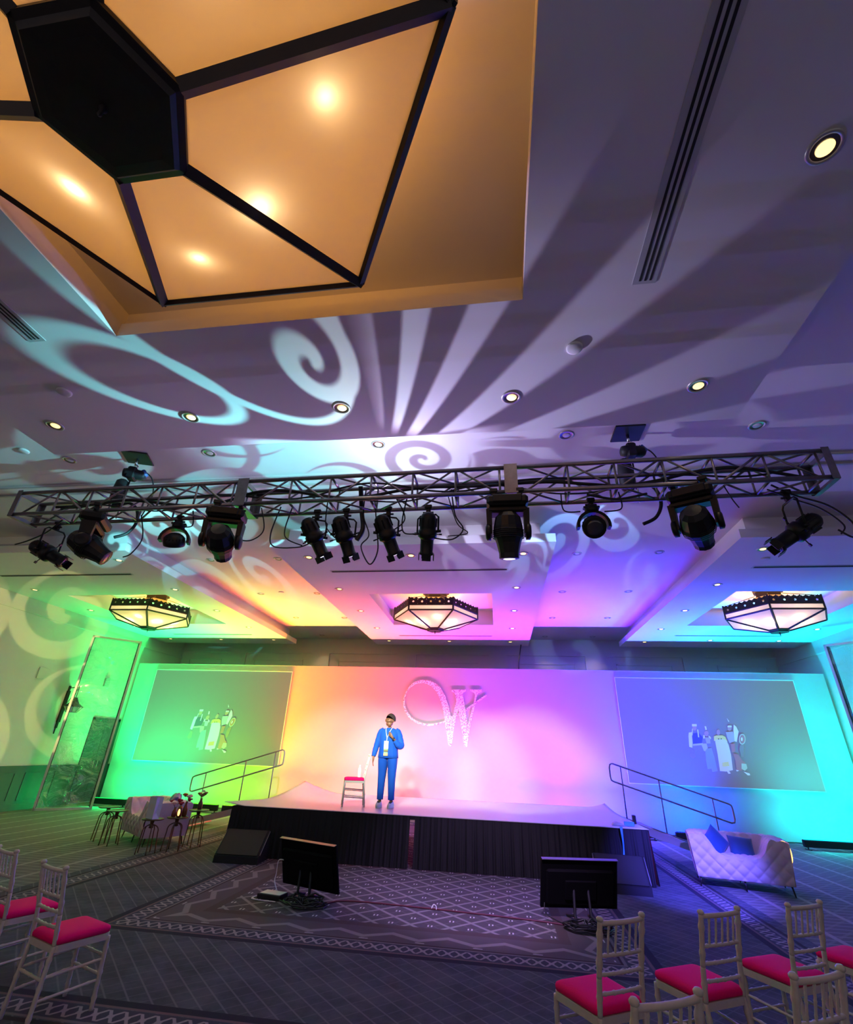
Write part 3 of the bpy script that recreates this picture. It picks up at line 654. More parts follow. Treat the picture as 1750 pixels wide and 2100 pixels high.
# ================================================================ TRUSS
TL, TR_, TYL, TYR, TZ = -6.04, 3.34, 4.58, 4.44, 4.275
TS = 0.305
truss = thing('lighting_truss', 'long aluminium box truss hanging across the room full of stage lights', 'truss', ((TL+TR_)/2, (TYL+TYR)/2, TZ), math.atan2(TYR-TYL, TR_-TL))
TLEN = math.hypot(TR_-TL, TYR-TYL); truss.rotation_euler = (0, -0.004, math.atan2(TYR-TYL, TR_-TL))
def tpos(u, dy=0.0, dz=0.0):
    """world point: u metres from the truss centre, dy behind near chords, dz above lower chords"""
    return truss.matrix_basis @ Vector((u, dy, dz))
sec = TLEN/3
for k in range(3):
    a = -TLEN/2 + k*sec; b_ = a+sec
    s = MB()
    for y in (0, TS):
        for z in (0, TS): s.tube([(a+0.01, y, z), (b_-0.01, y, z)], 0.0245, 10)
    so = s.build('truss_section', M['alu'], truss)
    l = MB(); n = 6; st = (sec-0.24)/n
    for i in range(n):
        p = a+0.12+i*st; q = p+st
        for face in range(4):
            up = (i % 2 == 0)
            if face < 2:
                y = face*TS; l.tube([(p+0.03, y, 0 if up else TS), (q-0.03, y, TS if up else 0)], 0.0125, 6)
                l.tube([(q, y, 0), (q, y, TS)], 0.0125, 6)
            else:
                z = (face-2)*TS; l.tube([(p+0.03, 0 if up else TS, z), (q-0.03, TS if up else 0, z)], 0.0125, 6)
                l.tube([(q, 0, z), (q, TS, z)], 0.0155, 6)
    l.build('lattice', M['alu'], so)
    for e in (a, b_):
        s_ = 1 if e == a else -1; m = MB(); x0, x1 = e, e+s_*0.012; t_ = 0.055; o_ = 0.03
        m.box((x0, -o_, -o_), (x1, TS+o_, t_-o_)).box((x0, -o_, TS+o_-t_), (x1, TS+o_, TS+o_)).box((x0, -o_, -o_), (x1, t_-o_, TS+o_)).box((x0, TS+o_-t_, -o_), (x1, TS+o_, TS+o_))
        m.box((e, -0.032, -0.028), (e+s_*0.07, -0.026, TS+0.028)).box((e, TS+0.026, -0.028), (e+s_*0.07, TS+0.032, TS+0.028))
        m.box((e, -0.028, -0.032), (e+s_*0.05, TS+0.028, -0.026))
        m.build('end_plate', M['alu'], so)

M['cable'] = mat('black_cable', (0.010, 0.010, 0.011), 0.55)
M['fix'] = mat('fixture_black', (0.006, 0.006, 0.007), 0.45, noise=0.25, scale=15, spec=0.35)
M['lens'] = mat('fixture_lens', (0.03, 0.035, 0.05), 0.05, spec=1.0)
M['lensglow'] = mat('glowing_lens', (0.9, 0.9, 0.95), 0.1, emit=(0.80, 0.82, 1.0), estr=2.0)
def clamp(t, x, y, z, top):
    c = MB().cbox((x, y, (z+top)/2), (0.05, 0.045, top-z-0.0), 0.006).cbox((x, y, top+0.0), (0.085, 0.07, 0.05), 0.008)
    c.tube([(x-0.06, y, z+0.03), (x+0.06, y, z+0.03)], 0.012, 8)
    return c.build('clamp', M['fix'], t)
def axis_frame(d):
    """rotation that takes local -Z to direction d, keeping local X horizontal"""
    d = Vector(d).normalized(); z = -d; x = Vector((0,0,1)).cross(z)
    if x.length < 1e-4: x = Vector((1,0,0))
    x.normalize(); y = z.cross(x)
    return Matrix((x, y, z)).transposed().to_4x4()

# --- ellipsoidal spotlights
def ellipsoidal(u, dy, aim, yoke_dir, label, hang=0.22):
    p = tpos(u, dy, 0); t = thing('ellipsoidal_spotlight', label, 'stage light', tuple(p), 0, 'ellipsoidal spotlights on the truss')
    clamp(t, 0, 0, -0.085, 0.012)
    y = MB(); yw = 0.125
    ax = Vector((math.cos(yoke_dir), math.sin(yoke_dir), 0))
    pts = [ax*yw + Vector((0,0,-0.085-hang)), ax*yw + Vector((0,0,-0.125)), ax*(yw*0.75) + Vector((0,0,-0.092)), ax*(-yw*0.75) + Vector((0,0,-0.092)), ax*(-yw) + Vector((0,0,-0.125)), ax*(-yw) + Vector((0,0,-0.085-hang))]
    y.tube(pts, 0.011, 6); y.build('yoke', M['fix'], t)
    c = Vector((0, 0, -0.085-hang))
    Q = Matrix.Translation(c) @ axis_frame(aim)
    b = MB(); b.M = Q
    b.lathe([(0.0, 0.235), (0.045, 0.228), (0.075, 0.20), (0.088, 0.16), (0.092, 0.06), (0.092, 0.03), (0.105, 0.02), (0.105, -0.05), (0.092, -0.06), (0.080, -0.075)], 20)
    for k in range(8):
        a = 2*PI*k/8; b.cbox((0.094*math.cos(a), 0.094*math.sin(a), 0.115), (0.014, 0.014, 0.10))
    b.build('lamp_housing', M['fix'], t)
    br = MB(); br.M = Q
    br.lathe([(0.078, -0.06), (0.074, -0.09), (0.072, -0.22), (0.078, -0.225), (0.078, -0.25), (0.070, -0.255)], 20)
    bo = br.build('lens_barrel', M['fix'], t)
    ln = MB(); ln.M = Q; ln.lathe([(0.0, -0.262), (0.04, -0.260), (0.066, -0.252)], 16); ln.build('lens', M['lensglow'] if hang < 0.3 else M['lens'], bo)
    g = MB(); g.M = Q
    for sx, sy in ((1,0),(-1,0),(0,1),(0,-1)):
        g.cbox((sx*0.083, sy*0.083, -0.275), (0.008 if sx else 0.10, 0.008 if sy else 0.10, 0.075))
    g.build('colour_frame_holder', M['fix'], bo)
    for a in (0.4, 1.9, 3.5, 5.0):
        sh = MB(); sh.M = Q
        sh.tube([(0.09*math.cos(a), 0.09*math.sin(a), -0.02), (0.165*math.cos(a), 0.165*math.sin(a), -0.02)], 0.006, 6)
        sh.cbox((0.165*math.cos(a), 0.165*math.sin(a), -0.02), (0.03, 0.03, 0.016))
        sh.build('shutter_handle', M['fix'], t)
    kn = MB(); kn.M = Matrix.Translation(c)
    kn.tube([tuple(ax*0.10), tuple(ax*0.155)], 0.017, 8).tube([tuple(-ax*0.10), tuple(-ax*0.155)], 0.017, 8)
    kn.build('tilt_knobs', M['fix'], t)
    return t
def U(x): return x - (TL+TR_)/2
ellipsoidal(U(-2.07), TS, (0.42, 0.5, -0.86), 0.4, 'black ellipsoidal spotlight hanging at truss centre, leftmost of the four clustered')
ellipsoidal(U(-1.71), TS, (0.26, 0.5, -0.86), 0.3, 'black ellipsoidal spotlight hanging at truss centre, second of the four clustered')
ellipsoidal(U(-1.20), TS, (0.34, 0.5, -0.86), 0.3, 'black ellipsoidal spotlight hanging at truss centre, third of the four clustered')
ellipsoidal(U(-0.73), TS, (-0.10, 0.5, -0.86), -0.2, 'black ellipsoidal spotlight hanging at truss centre, rightmost of the four clustered')
ellipsoidal(U(-5.62), TS, (0.93, 0.25, -0.46), 1.3, 'black ellipsoidal spotlight on left truss end, aimed steeply to the right', 0.32)
ellipsoidal(U(3.02), TS, (-0.86, 0.25, -0.55), 1.6, 'black ellipsoidal spotlight on right truss end, aimed down to the left', 0.34)

# --- large moving heads
def moving_head(u, pan, tilt, label, sc=1.0):
    p = tpos(u, 0.0, 0); t = thing('moving_head_light', label, 'stage light', tuple(p), pan, 'large moving head lights on the truss')
    for s_ in (-1, 1): clamp(t, s_*0.135*sc, 0, -0.09, 0.012)
    MB().cbox((0, 0.0, -0.145*sc), (0.42*sc, 0.26*sc, 0.115*sc), 0.03).cbox((0, -0.12, -0.14*sc), (0.30, 0.05, 0.09), 0.01).build('base', M['fix'], t)
    y = MB(); hw = 0.185*sc
    y.cbox((0, 0, -0.235*sc), (0.40*sc, 0.16*sc, 0.07*sc), 0.02)
    for s_ in (-1, 1):
        y.add([(s_*(hw-0.028), -0.075*sc, -0.23*sc), (s_*(hw+0.032), -0.075*sc, -0.23*sc), (s_*(hw+0.032), 0.075*sc, -0.23*sc), (s_*(hw-0.028), 0.075*sc, -0.23*sc),
               (s_*(hw-0.028), -0.055*sc, -0.50*sc), (s_*(hw+0.022), -0.055*sc, -0.50*sc), (s_*(hw+0.022), 0.055*sc, -0.50*sc), (s_*(hw-0.028), 0.055*sc, -0.50*sc)],
              [(0,1,2,3),(7,6,5,4),(0,4,5,1),(1,5,6,2),(2,6,7,3),(3,7,4,0)])
        y.lathe([(0.085*sc, 0.0), (0.085*sc, 0.04*sc), (0.06*sc, 0.052*sc)], 16, c=(s_*(hw-0.012), 0, -0.46*sc), axis=(s_, 0, 0))
    y.build('yoke', M['fix'], t)
    h = MB(); Q = Matrix.Translation((0, 0, -0.46*sc)) @ Matrix.Rotation(tilt, 4, 'X'); h.M = Q
    h.lathe([(0.0, 0.20*sc), (0.08*sc, 0.195*sc), (0.125*sc, 0.15*sc), (0.145*sc, 0.05*sc), (0.150*sc, -0.03*sc), (0.120*sc, -0.12*sc), (0.098*sc, -0.22*sc), (0.098*sc, -0.27*sc), (0.084*sc, -0.275*sc)], 12, smooth=False)
    for k in range(5): h.lathe([(0.152*sc, 0.02-0.02*k), (0.156*sc, 0.014-0.02*k), (0.152*sc, 0.008-0.02*k)], 12, smooth=False, caps=False)
    ho = h.build('head', M['fix'], t)
    l = MB(); l.M = Q; l.lathe([(0.084*sc, -0.268*sc), (0.05*sc, -0.278*sc), (0.0, -0.282*sc)], 20); l.build('lens', M['lensglow'] if tilt < 0.45 else M['lens'], ho)
    return t
moving_head(U(-4.75), R(-62), R(62), 'large black moving head on left part of truss, head swung sideways')
moving_head(U(-3.04), R(18), R(70), 'large black moving head beside the left truss joint, lens turned away')
moving_head(U(0.16), R(0), R(14), 'large black moving head right of centre pointing straight down, lens glowing', 1.02)
moving_head(U(1.97), R(-28), R(66), 'large black moving head on right part of truss, head tilted up right')
# --- small round wash heads
def wash_head(u, pan, tilt, label):
    p = tpos(u, TS, 0); t = thing('wash_head_light', label, 'stage light', tuple(p), pan, 'small round wash lights on the truss')
    clamp(t, 0, 0, -0.07, 0.012)
    MB().lathe([(0.07, -0.07), (0.075, -0.085), (0.075, -0.13), (0.05, -0.145)], 12).cbox((0, 0, -0.078), (0.17, 0.06, 0.02)).build('base', M['fix'], t)
    y = MB(); pts = [(0.165*math.cos(a), 0, -0.30+0.165*math.sin(a)) for a in [R(d) for d in range(-8, 189, 14)]]
    vs = []; n = len(pts)
    for i, q in enumerate(pts):
        v = Vector((q[0], 0, q[2]+0.30)).normalized()
        wd = 0.045
        for o, yy in ((0.0, -wd), (0.032, -wd), (0.032, wd), (0.0, wd)): vs.append((q[0]+v.x*(o-0.02), yy, q[2]+v.z*(o-0.02)))
    fs = []
    for i in range(n-1):
        for k in range(4): l = (k+1) % 4; fs.append((i*4+k, i*4+l, (i+1)*4+l, (i+1)*4+k))
    fs += [(0,1,2,3), tuple(4*(n-1)+k for k in (3,2,1,0))]
    y.add(vs, fs); y.build('yoke', M['fix'], t)
    h = MB(); Q = Matrix.Translation((0, 0, -0.30)) @ Matrix.Rotation(tilt, 4, 'X'); h.M = Q
    h.lathe([(0.0, 0.09), (0.06, 0.088), (0.10, 0.06), (0.122, 0.01), (0.126, -0.03), (0.120, -0.06), (0.115, -0.062)], 22)
    for k in range(18):
        a = 2*PI*k/18; h.cbox((0.112*math.cos(a), 0.112*math.sin(a), 0.0), (0.012, 0.012, 0.08))
    ho = h.build('head', M['fix'], t)
    l = MB(); l.M = Q; l.lathe([(0.114, -0.058), (0.06, -0.066), (0.0, -0.068)], 22); l.build('lens', M['lens'], ho)
wash_head(U(-3.87), R(20), R(35), 'small round wash light hanging between the two left moving heads')
wash_head(U(1.07), R(0), R(-50), 'small round wash light hanging between the two right moving heads')

# --- chain hoists between truss and ceiling
def hoist(x, y, zr, label):
    t = thing('chain_hoist', label, 'hoist', (x, y, ZH), zr, 'chain hoists holding the truss')
    MB().cbox((0, -0.02, -0.012), (0.38, 0.36, 0.022), 0.006).build('ceiling_plate', M['black'], t)
    MB().tube([(0, 0, -0.02), (0, 0, -0.14)], 0.02, 8).tube(catmull([(0.0, 0, -0.12), (0.04, 0, -0.16), (0.0, 0, -0.20), (-0.03, 0, -0.17)], 5), 0.012, 6).build('hook', M['chrome'], t)
    MB().lathe([(0.0, 0.16), (0.05, 0.155), (0.075, 0.12), (0.08, 0.02), (0.08, -0.09), (0.065, -0.15), (0.0, -0.16)], 16, c=(0.03, 0, -0.29), axis=(1, 0.15, 0)).cbox((0, 0, -0.29), (0.12, 0.17, 0.20), 0.02).build('motor', M['black'], t)
    MB().tube([(0.13, 0.0, -0.22), (0.19, 0.0, -0.30)], 0.04, 10).build('end_cap', M['bluemetal'], t)
    bag = MB().lathe([(0.055, 0.0), (0.085, -0.03), (0.10, -0.20), (0.095, -0.40), (0.06, -0.46), (0.0, -0.47)], 10, c=(-0.10, 0.03, -0.40)); bag.build('chain_bag', M['black'], t)
    MB().tube([(0.0, 0, -0.40), (0.0, 0.0, -(ZH-TZ-0.36))], 0.012, 6).build('chain', M['chrome'], t)
    MB().tube(catmull([(-0.02, 0.0, -0.84), (0.10, 0.0, -0.78), (0.22, 0.02, -0.86), (0.26, 0.05, -1.05), (0.18, 0.08, -1.22), (0.02, 0.1, -1.30)], 6), 0.022, 8).build('sling', M['black'], t)
    MB().tube(catmull([(0.12, 0.0, -0.20), (0.28, 0.02, -0.32), (0.36, 0.03, -0.6), (0.30, 0.05, -0.95)], 6), 0.009, 6).build('motor_cable', M['cable'], t)
M['bluemetal'] = mat('blue_enamel', (0.05, 0.12, 0.35), 0.35)
hoist(1.83, 5.50, 0.0, 'black chain hoist and square plate above the right half of the truss')
hoist(-5.42, 5.50, R(20), 'black chain hoist and square plate above the left half of the truss')

# --- cables on and under the truss
CL = []
def cable(pts, r, label, n=6):
    o = MB().tube(catmull(pts, 7), r, 6).build('cable', M['cable']); tag(o, label, 'cable', 'black cables on the truss'); CL.append(o); return o
def T(x, dy, dz): return tuple(tpos(U(x), dy, dz))
for ph, rr, z0, lb in ((0.0, 0.020, 0.17, 'thick black cable loom lying inside the full length of truss'), (1.7, 0.012, 0.20, 'thinner black cable woven along inside of the truss'), (3.1, 0.010, 0.10, 'thin black cable along the lower inside of the truss')):
    cable([T(-5.6+0.35*i, 0.16+0.07*math.sin(i*1.3+ph), z0+0.05*math.sin(i*0.9+ph*2)) for i in range(26)], rr, lb)
cable([T(-2.5, .2, .05), T(-2.62, .3, -.25), T(-2.55, .3, -.42), T(-2.25, .3, -.44), T(-2.1, .28, -.40)], 0.008, 'black cable looping left of the leftmost clustered spotlight')
cable([T(-2.35, .2, .05), T(-2.45, .3, -.2), T(-2.40, .3, -.33), T(-2.2, .3, -.42)], 0.008, 'inner black cable looping beside the leftmost clustered spotlight')
cable([T(-1.9, .15, .1), T(-1.95, .3, -.15), T(-1.85, .3, -.3), T(-1.72, .3, -.38), T(-1.6, .3, -.33)], 0.008, 'black cable sagging from first to second clustered spotlight')
cable([T(-1.45, .15, .2), T(-1.5, .3, -.05), T(-1.42, .33, -.3), T(-1.5, .33, -.44), T(-1.38, .33, -.66), T(-1.30, .33, -.5), T(-1.33, .3, -.2), T(-1.35, .2, .1)], 0.008, 'long black cable loop hanging between second and third clustered spotlights')
cable([T(-1.52, .15, .25), T(-1.53, .32, 0.0), T(-1.50, .33, -.22), T(-1.56, .33, -.36)], 0.028, 'bundled black connectors hanging between second and third clustered spotlights')
cable([T(-1.1, .15, .1), T(-1.0, .3, -.12), T(-1.15, .3, -.28), T(-1.3, .3, -.36)], 0.008, 'black cable draped over the third clustered spotlight')
cable([T(-0.95, .15, .1), T(-1.03, .3, -.14), T(-1.0, .3, -.30), T(-.85, .3, -.32)], 0.008, 'black cable reaching the left of the fourth clustered spotlight')
cable([T(-.45, .15, .15), T(-.42, .3, -.1), T(-.33, .3, -.28), T(-.45, .3, -.40), T(-.65, .3, -.38)], 0.008, 'black cable looping right of the fourth clustered spotlight')
cable([T(-.5, .15, .12), T(-.4, .3, -.2), T(-.28, .3, -.33), T(-.5, .3, -.36)], 0.006, 'thin black cable with a pointed loop right of the spotlights')
cable([T(-2.75, .2, .05), T(-2.72, .3, -.2), T(-2.85, .3, -.33), T(-3.0, .25, -.34)], 0.008, 'black cable from the moving head beside left truss joint')
cable([T(-4.35, .2, .02), T(-4.32, .3, -.25), T(-4.40, .3, -.45), T(-4.5, .3, -.5)], 0.008, 'black cable hanging right of the sideways moving head')
cable([T(-3.65, .2, .05), T(-3.68, .3, -.1), T(-3.8, .3, -.12)], 0.008, 'short black cable into the left small wash light')
cable([T(0.75, .2, .05), T(0.78, .3, -.1), T(0.95, .3, -.12)], 0.008, 'short black cable into the right small wash light from left')
cable([T(1.35, .2, .05), T(1.38, .3, -.1), T(1.2, .3, -.13)], 0.008, 'short black cable into the right small wash light from right')
cable([T(2.85, .2, 0.05), T(3.1, .3, -.03), T(3.38, .32, -.15), T(3.55, .34, -.35), T(3.50, .33, -.50), T(3.38, .32, -.42)], 0.010, 'black cable arching over right end spotlight, upper of the two')
cable([T(2.8, .2, 0.0), T(3.05, .3, -.06), T(3.30, .32, -.18), T(3.46, .34, -.36), T(3.40, .33, -.46)], 0.008, 'black cable arching over right end spotlight, lower of the two')
cable([T(-5.45, .2, .02), T(-5.75, .3, -.12), T(-6.0, .32, -.22), T(-6.2, .34, -.26)], 0.009, 'black cable running left from left end of the truss')
cable([T(1.0, .1, -.02), T(1.3, .1, -.09), T(1.6, .1, -.04)], 0.014, 'black cable sagging just under truss right of the wash light')
cable([T(2.35, .1, 0.02), T(2.42, .15, -.12), T(2.46, .15, -.22)], 0.006, 'thin safety cable dangling right of the tilted moving head')
# ================================================================ STAGE
M['vinyl'] = mat('white_stage_vinyl', (0.62, 0.60, 0.60), 0.35, noise=0.03, scale=4)
M['skirt'] = mat('black_skirt', (0.005, 0.005, 0.006), 0.6, sheen=0.04, spec=0.3)
M['steel'] = mat('painted_steel', (0.34, 0.33, 0.30), 0.45, 0.35)
SX0, SX1, SY0, SY1, SZ = -4.93, 2.38, 9.75, 13.35, 0.76
st = thing('stage', 'low white-topped stage with gathered black skirt in the middle of room', 'stage', ((SX0+SX1)/2, SY0, 0))
ox = -(SX0+SX1)/2; oy = -SY0
mb = MB()
for k in range(6):
    a = SX0+ox+(SX1-SX0)*k/6; b_ = SX0+ox+(SX1-SX0)*(k+1)/6
    for c in range(3): mb.box((a+0.003, (SY1-SY0)*c/3+0.003, SZ-0.06), (b_-0.003, (SY1-SY0)*(c+1)/3-0.003, SZ-0.006))
mb.build('deck', M['black'], st)
for i in range(4):
    for j in range(3):
        x = SX0+ox+0.12+(SX1-SX0-0.24)*i/3; y = 0.15+(SY1-SY0-0.3)*j/2
        MB().tube([(x, y, 0), (x, y, SZ-0.06)], 0.025, 8).build('leg', M['steel'], st)
def sheet(u, v):
    x = SX0-0.02+(SX1-SX0+0.04)*u; y = SY0-0.02+(SY1-SY0+0.04)*v; z = SZ
    dl = max(0, 1-((u/0.13)**2+((1-v)/0.55)**2)**0.5)            # lifted back left corner
    z += 0.24*dl**1.4; 
    dl2 = max(0, 1-((u/0.03)**2+(v/0.35)**2)**0.5); x -= 0.16*dl2; z += 0.05*dl2
    dr = max(0, 1-(((1-u)/0.05)**2+((1-v)/0.35)**2)**0.5); z += 0.09*dr**1.3
    return (x+ox, y+oy, z+0.002*math.sin(u*37)*math.sin(v*9))
o = MB().grid(sheet, 90, 34).build('stage_covering', M['vinyl'], st); o.modifiers.new('s', 'SOLIDIFY').thickness = 0.006
def skirt(x0, x1, y0, y1, flare, name='skirt', seed=1):
    rnd = random.Random(seed); L = math.hypot(x1-x0, y1-y0); n = int(L/0.012); ph = [rnd.uniform(0, 6.28) for _ in range(6)]
    nx, ny = (y1-y0)/L, -(x1-x0)/L
    def f(u, v):
        s = u*L; z = SZ-0.012-(SZ-0.018)*v
        wv = 0.5*math.sin(s*62+ph[0]+0.8*math.sin(s*9+ph[1]))+0.35*math.sin(s*103+ph[2])+0.4*math.sin(s*23+ph[3]+v)
        o = 0.006+0.004*v*3+(0.004+0.013*v)*wv*0.9
        o = max(o, 0.002)+flare*v
        return (x0+(x1-x0)*u+nx*-o*-1, y0+(y1-y0)*u+ny*o, z)
    mb = MB().grid(f, n, 9); q = mb.build(name, M['skirt'], st); q.location = (ox, oy, 0); return q
skirt(SX0-0.005, -1.585, SY0-0.01, SY0-0.01, 0.06, seed=2)
skirt(-1.50, SX1+0.005, SY0-0.01, SY0-0.01, 0.05, seed=3)
skirt(SX1+0.01, SX1+0.01, SY0, SY1, 0.03, seed=4)
skirt(SX0-0.01, SX0-0.01, SY1, SY0, 0.03, seed=5)

def stairs(xt, s, y0, y1, label, rail_y, ro_=0.0):
    """folding aluminium steps: top at stage edge xt, running in direction s"""
    t = thing('stage_steps', label, 'steps', (xt, (y0+y1)/2, 0), 0, 'steps at the two ends of the stage')
    run, W = 2.05+(0.35 if s < 0 else 0), (y1-y0)/2; th = math.atan2(SZ-0.06, run)
    for yy in (-W, W):
        m = MB(); h = 0.07
        P = [(s*0.04, SZ-0.03), (s*0.04, SZ-0.03-2*h), (s*run, 0.02), (s*(run+0.12), 0.02), (s*(run+0.10), 0.10)]
        m.prism(P, 0.03, 'XZ', yy-0.015); m.build('stringer', M['steel'], t)
    for k in range(4):
        u = (k+0.5)/4; x = s*(0.1+run*u); z = SZ-0.06-(SZ-0.06)*u-0.02
        MB().cbox((x, 0, z+0.01), (0.24, 2*W-0.03, 0.03), 0.006).build('tread', M['steel'], t)
    yy = rail_y-(y0+y1)/2
    r = MB(); zr = SZ+0.93
    A = (s*ro_, zr); B = (s*(ro_+2.37), 0.98 if s < 0 else 1.0)
    slope = (B[1]-A[1])/abs(B[0]-A[0]); A2 = (A[0], A[1]-0.33); B2 = (B[0], B[1]-0.33)
    c = 0.06
    pts = [(A[0], yy, A[1]-c*1.4), (A[0]+s*c*0.3, yy, A[1]-c*0.4), (A[0]+s*c*1.2, yy, A[1]-0.005), (B[0]-s*c, yy, B[1]+c*0.45), (B[0]-s*c*0.2, yy, B[1]), (B[0], yy, B[1]-c),
           (B2[0], yy, B2[1]+c*1.4), (B2[0]-s*c*0.3, yy, B2[1]+c*0.5), (B2[0]-s*c*1.2, yy, B2[1]+c*0.3), (A2[0]+s*c, yy, A2[1]-c*0.4), (A2[0]+s*c*0.2, yy, A2[1]), (A2[0], yy, A2[1]+c)]
    r.tube(pts, 0.017, 8, closed=True); ro = r.build('handrail', M['steel'], t)
    for u in (0.10, 0.42, 0.85):
        x = A[0]+(B[0]-A[0])*u; z = A[1]+(B[1]-A[1])*u; xb = x+s*0.0; zb = SZ-0.05-(SZ-0.06)*max(0, (abs(xb) if xb*s > 0 else 0)/run)
        MB().tube([(x, yy, z), (x, yy, max(zb, 0.12))], 0.014, 8).build('post', M['steel'], ro)
    return t
stairs(SX0-0.02, -1, 11.9, 12.95, 'folding metal steps with tubular handrail going down left of the stage', 12.93, 0.47)
stairs(SX1+0.02, 1, 11.3, 12.35, 'folding metal steps with tubular handrail going down right of the stage', 12.33)

# ================================================================ BACKDROP
M['fabric'] = mat('white_backdrop_fabric', (0.50, 0.49, 0.49), 0.85, noise=0.015, scale=1.5, spec=0.1)
M['screen'] = mat('grey_projection_screen', (0.13, 0.125, 0.13), 0.9, spec=0.05, emit=(0.55, 0.46, 0.50), estr=0.18)  # emission stands for the projector's light on the screen
M['edge'] = mat('screen_edge', (0.75, 0.75, 0.75), 0.5)
bd = thing('backdrop', 'very wide white fabric backdrop wall lit in rainbow colours behind the stage', 'backdrop', (-1.57, BDY, 0))
MB().box((-11.08, 0, 0.02), (11.07, 0.012, 4.23)).build('fabric', M['fabric'], bd)
mb = MB()
for x in [-11.04+22.08*k/8 for k in range(9)]: mb.box((x-0.025, 0.015, 0), (x+0.025, 0.06, 4.22))
for z in (0.05, 1.4, 2.8, 4.19): mb.box((-11.08, 0.06, z-0.025), (11.07, 0.10, z+0.025))
mb.build('frame', M['steel'], bd)
def em(n, c, k=0.22): return mat(n, tuple(v*0.45 for v in c), 0.9, emit=c, estr=k, spec=0.0)
PIC = {'w': em('picture_white', (0.85, 0.82, 0.95), 0.30), 'd': em('picture_dark', (0.28, 0.20, 0.35), 0.08), 's': em('picture_skin', (0.75, 0.42, 0.38), 0.2), 'c': em('picture_cream', (0.75, 0.68, 0.55), 0.22),
       'b': em('picture_brown', (0.55, 0.36, 0.32), 0.15), 'l': em('picture_lilac', (0.66, 0.55, 0.75), 0.22), 'g': em('picture_grey', (0.50, 0.52, 0.62), 0.18), 'y': em('picture_yellow', (0.95, 0.85, 0.25), 0.28),
       'k': em('picture_black', (0.05, 0.04, 0.08), 0.02), 'r': em('picture_red', (0.72, 0.30, 0.28), 0.2)}
PK = list(PIC)
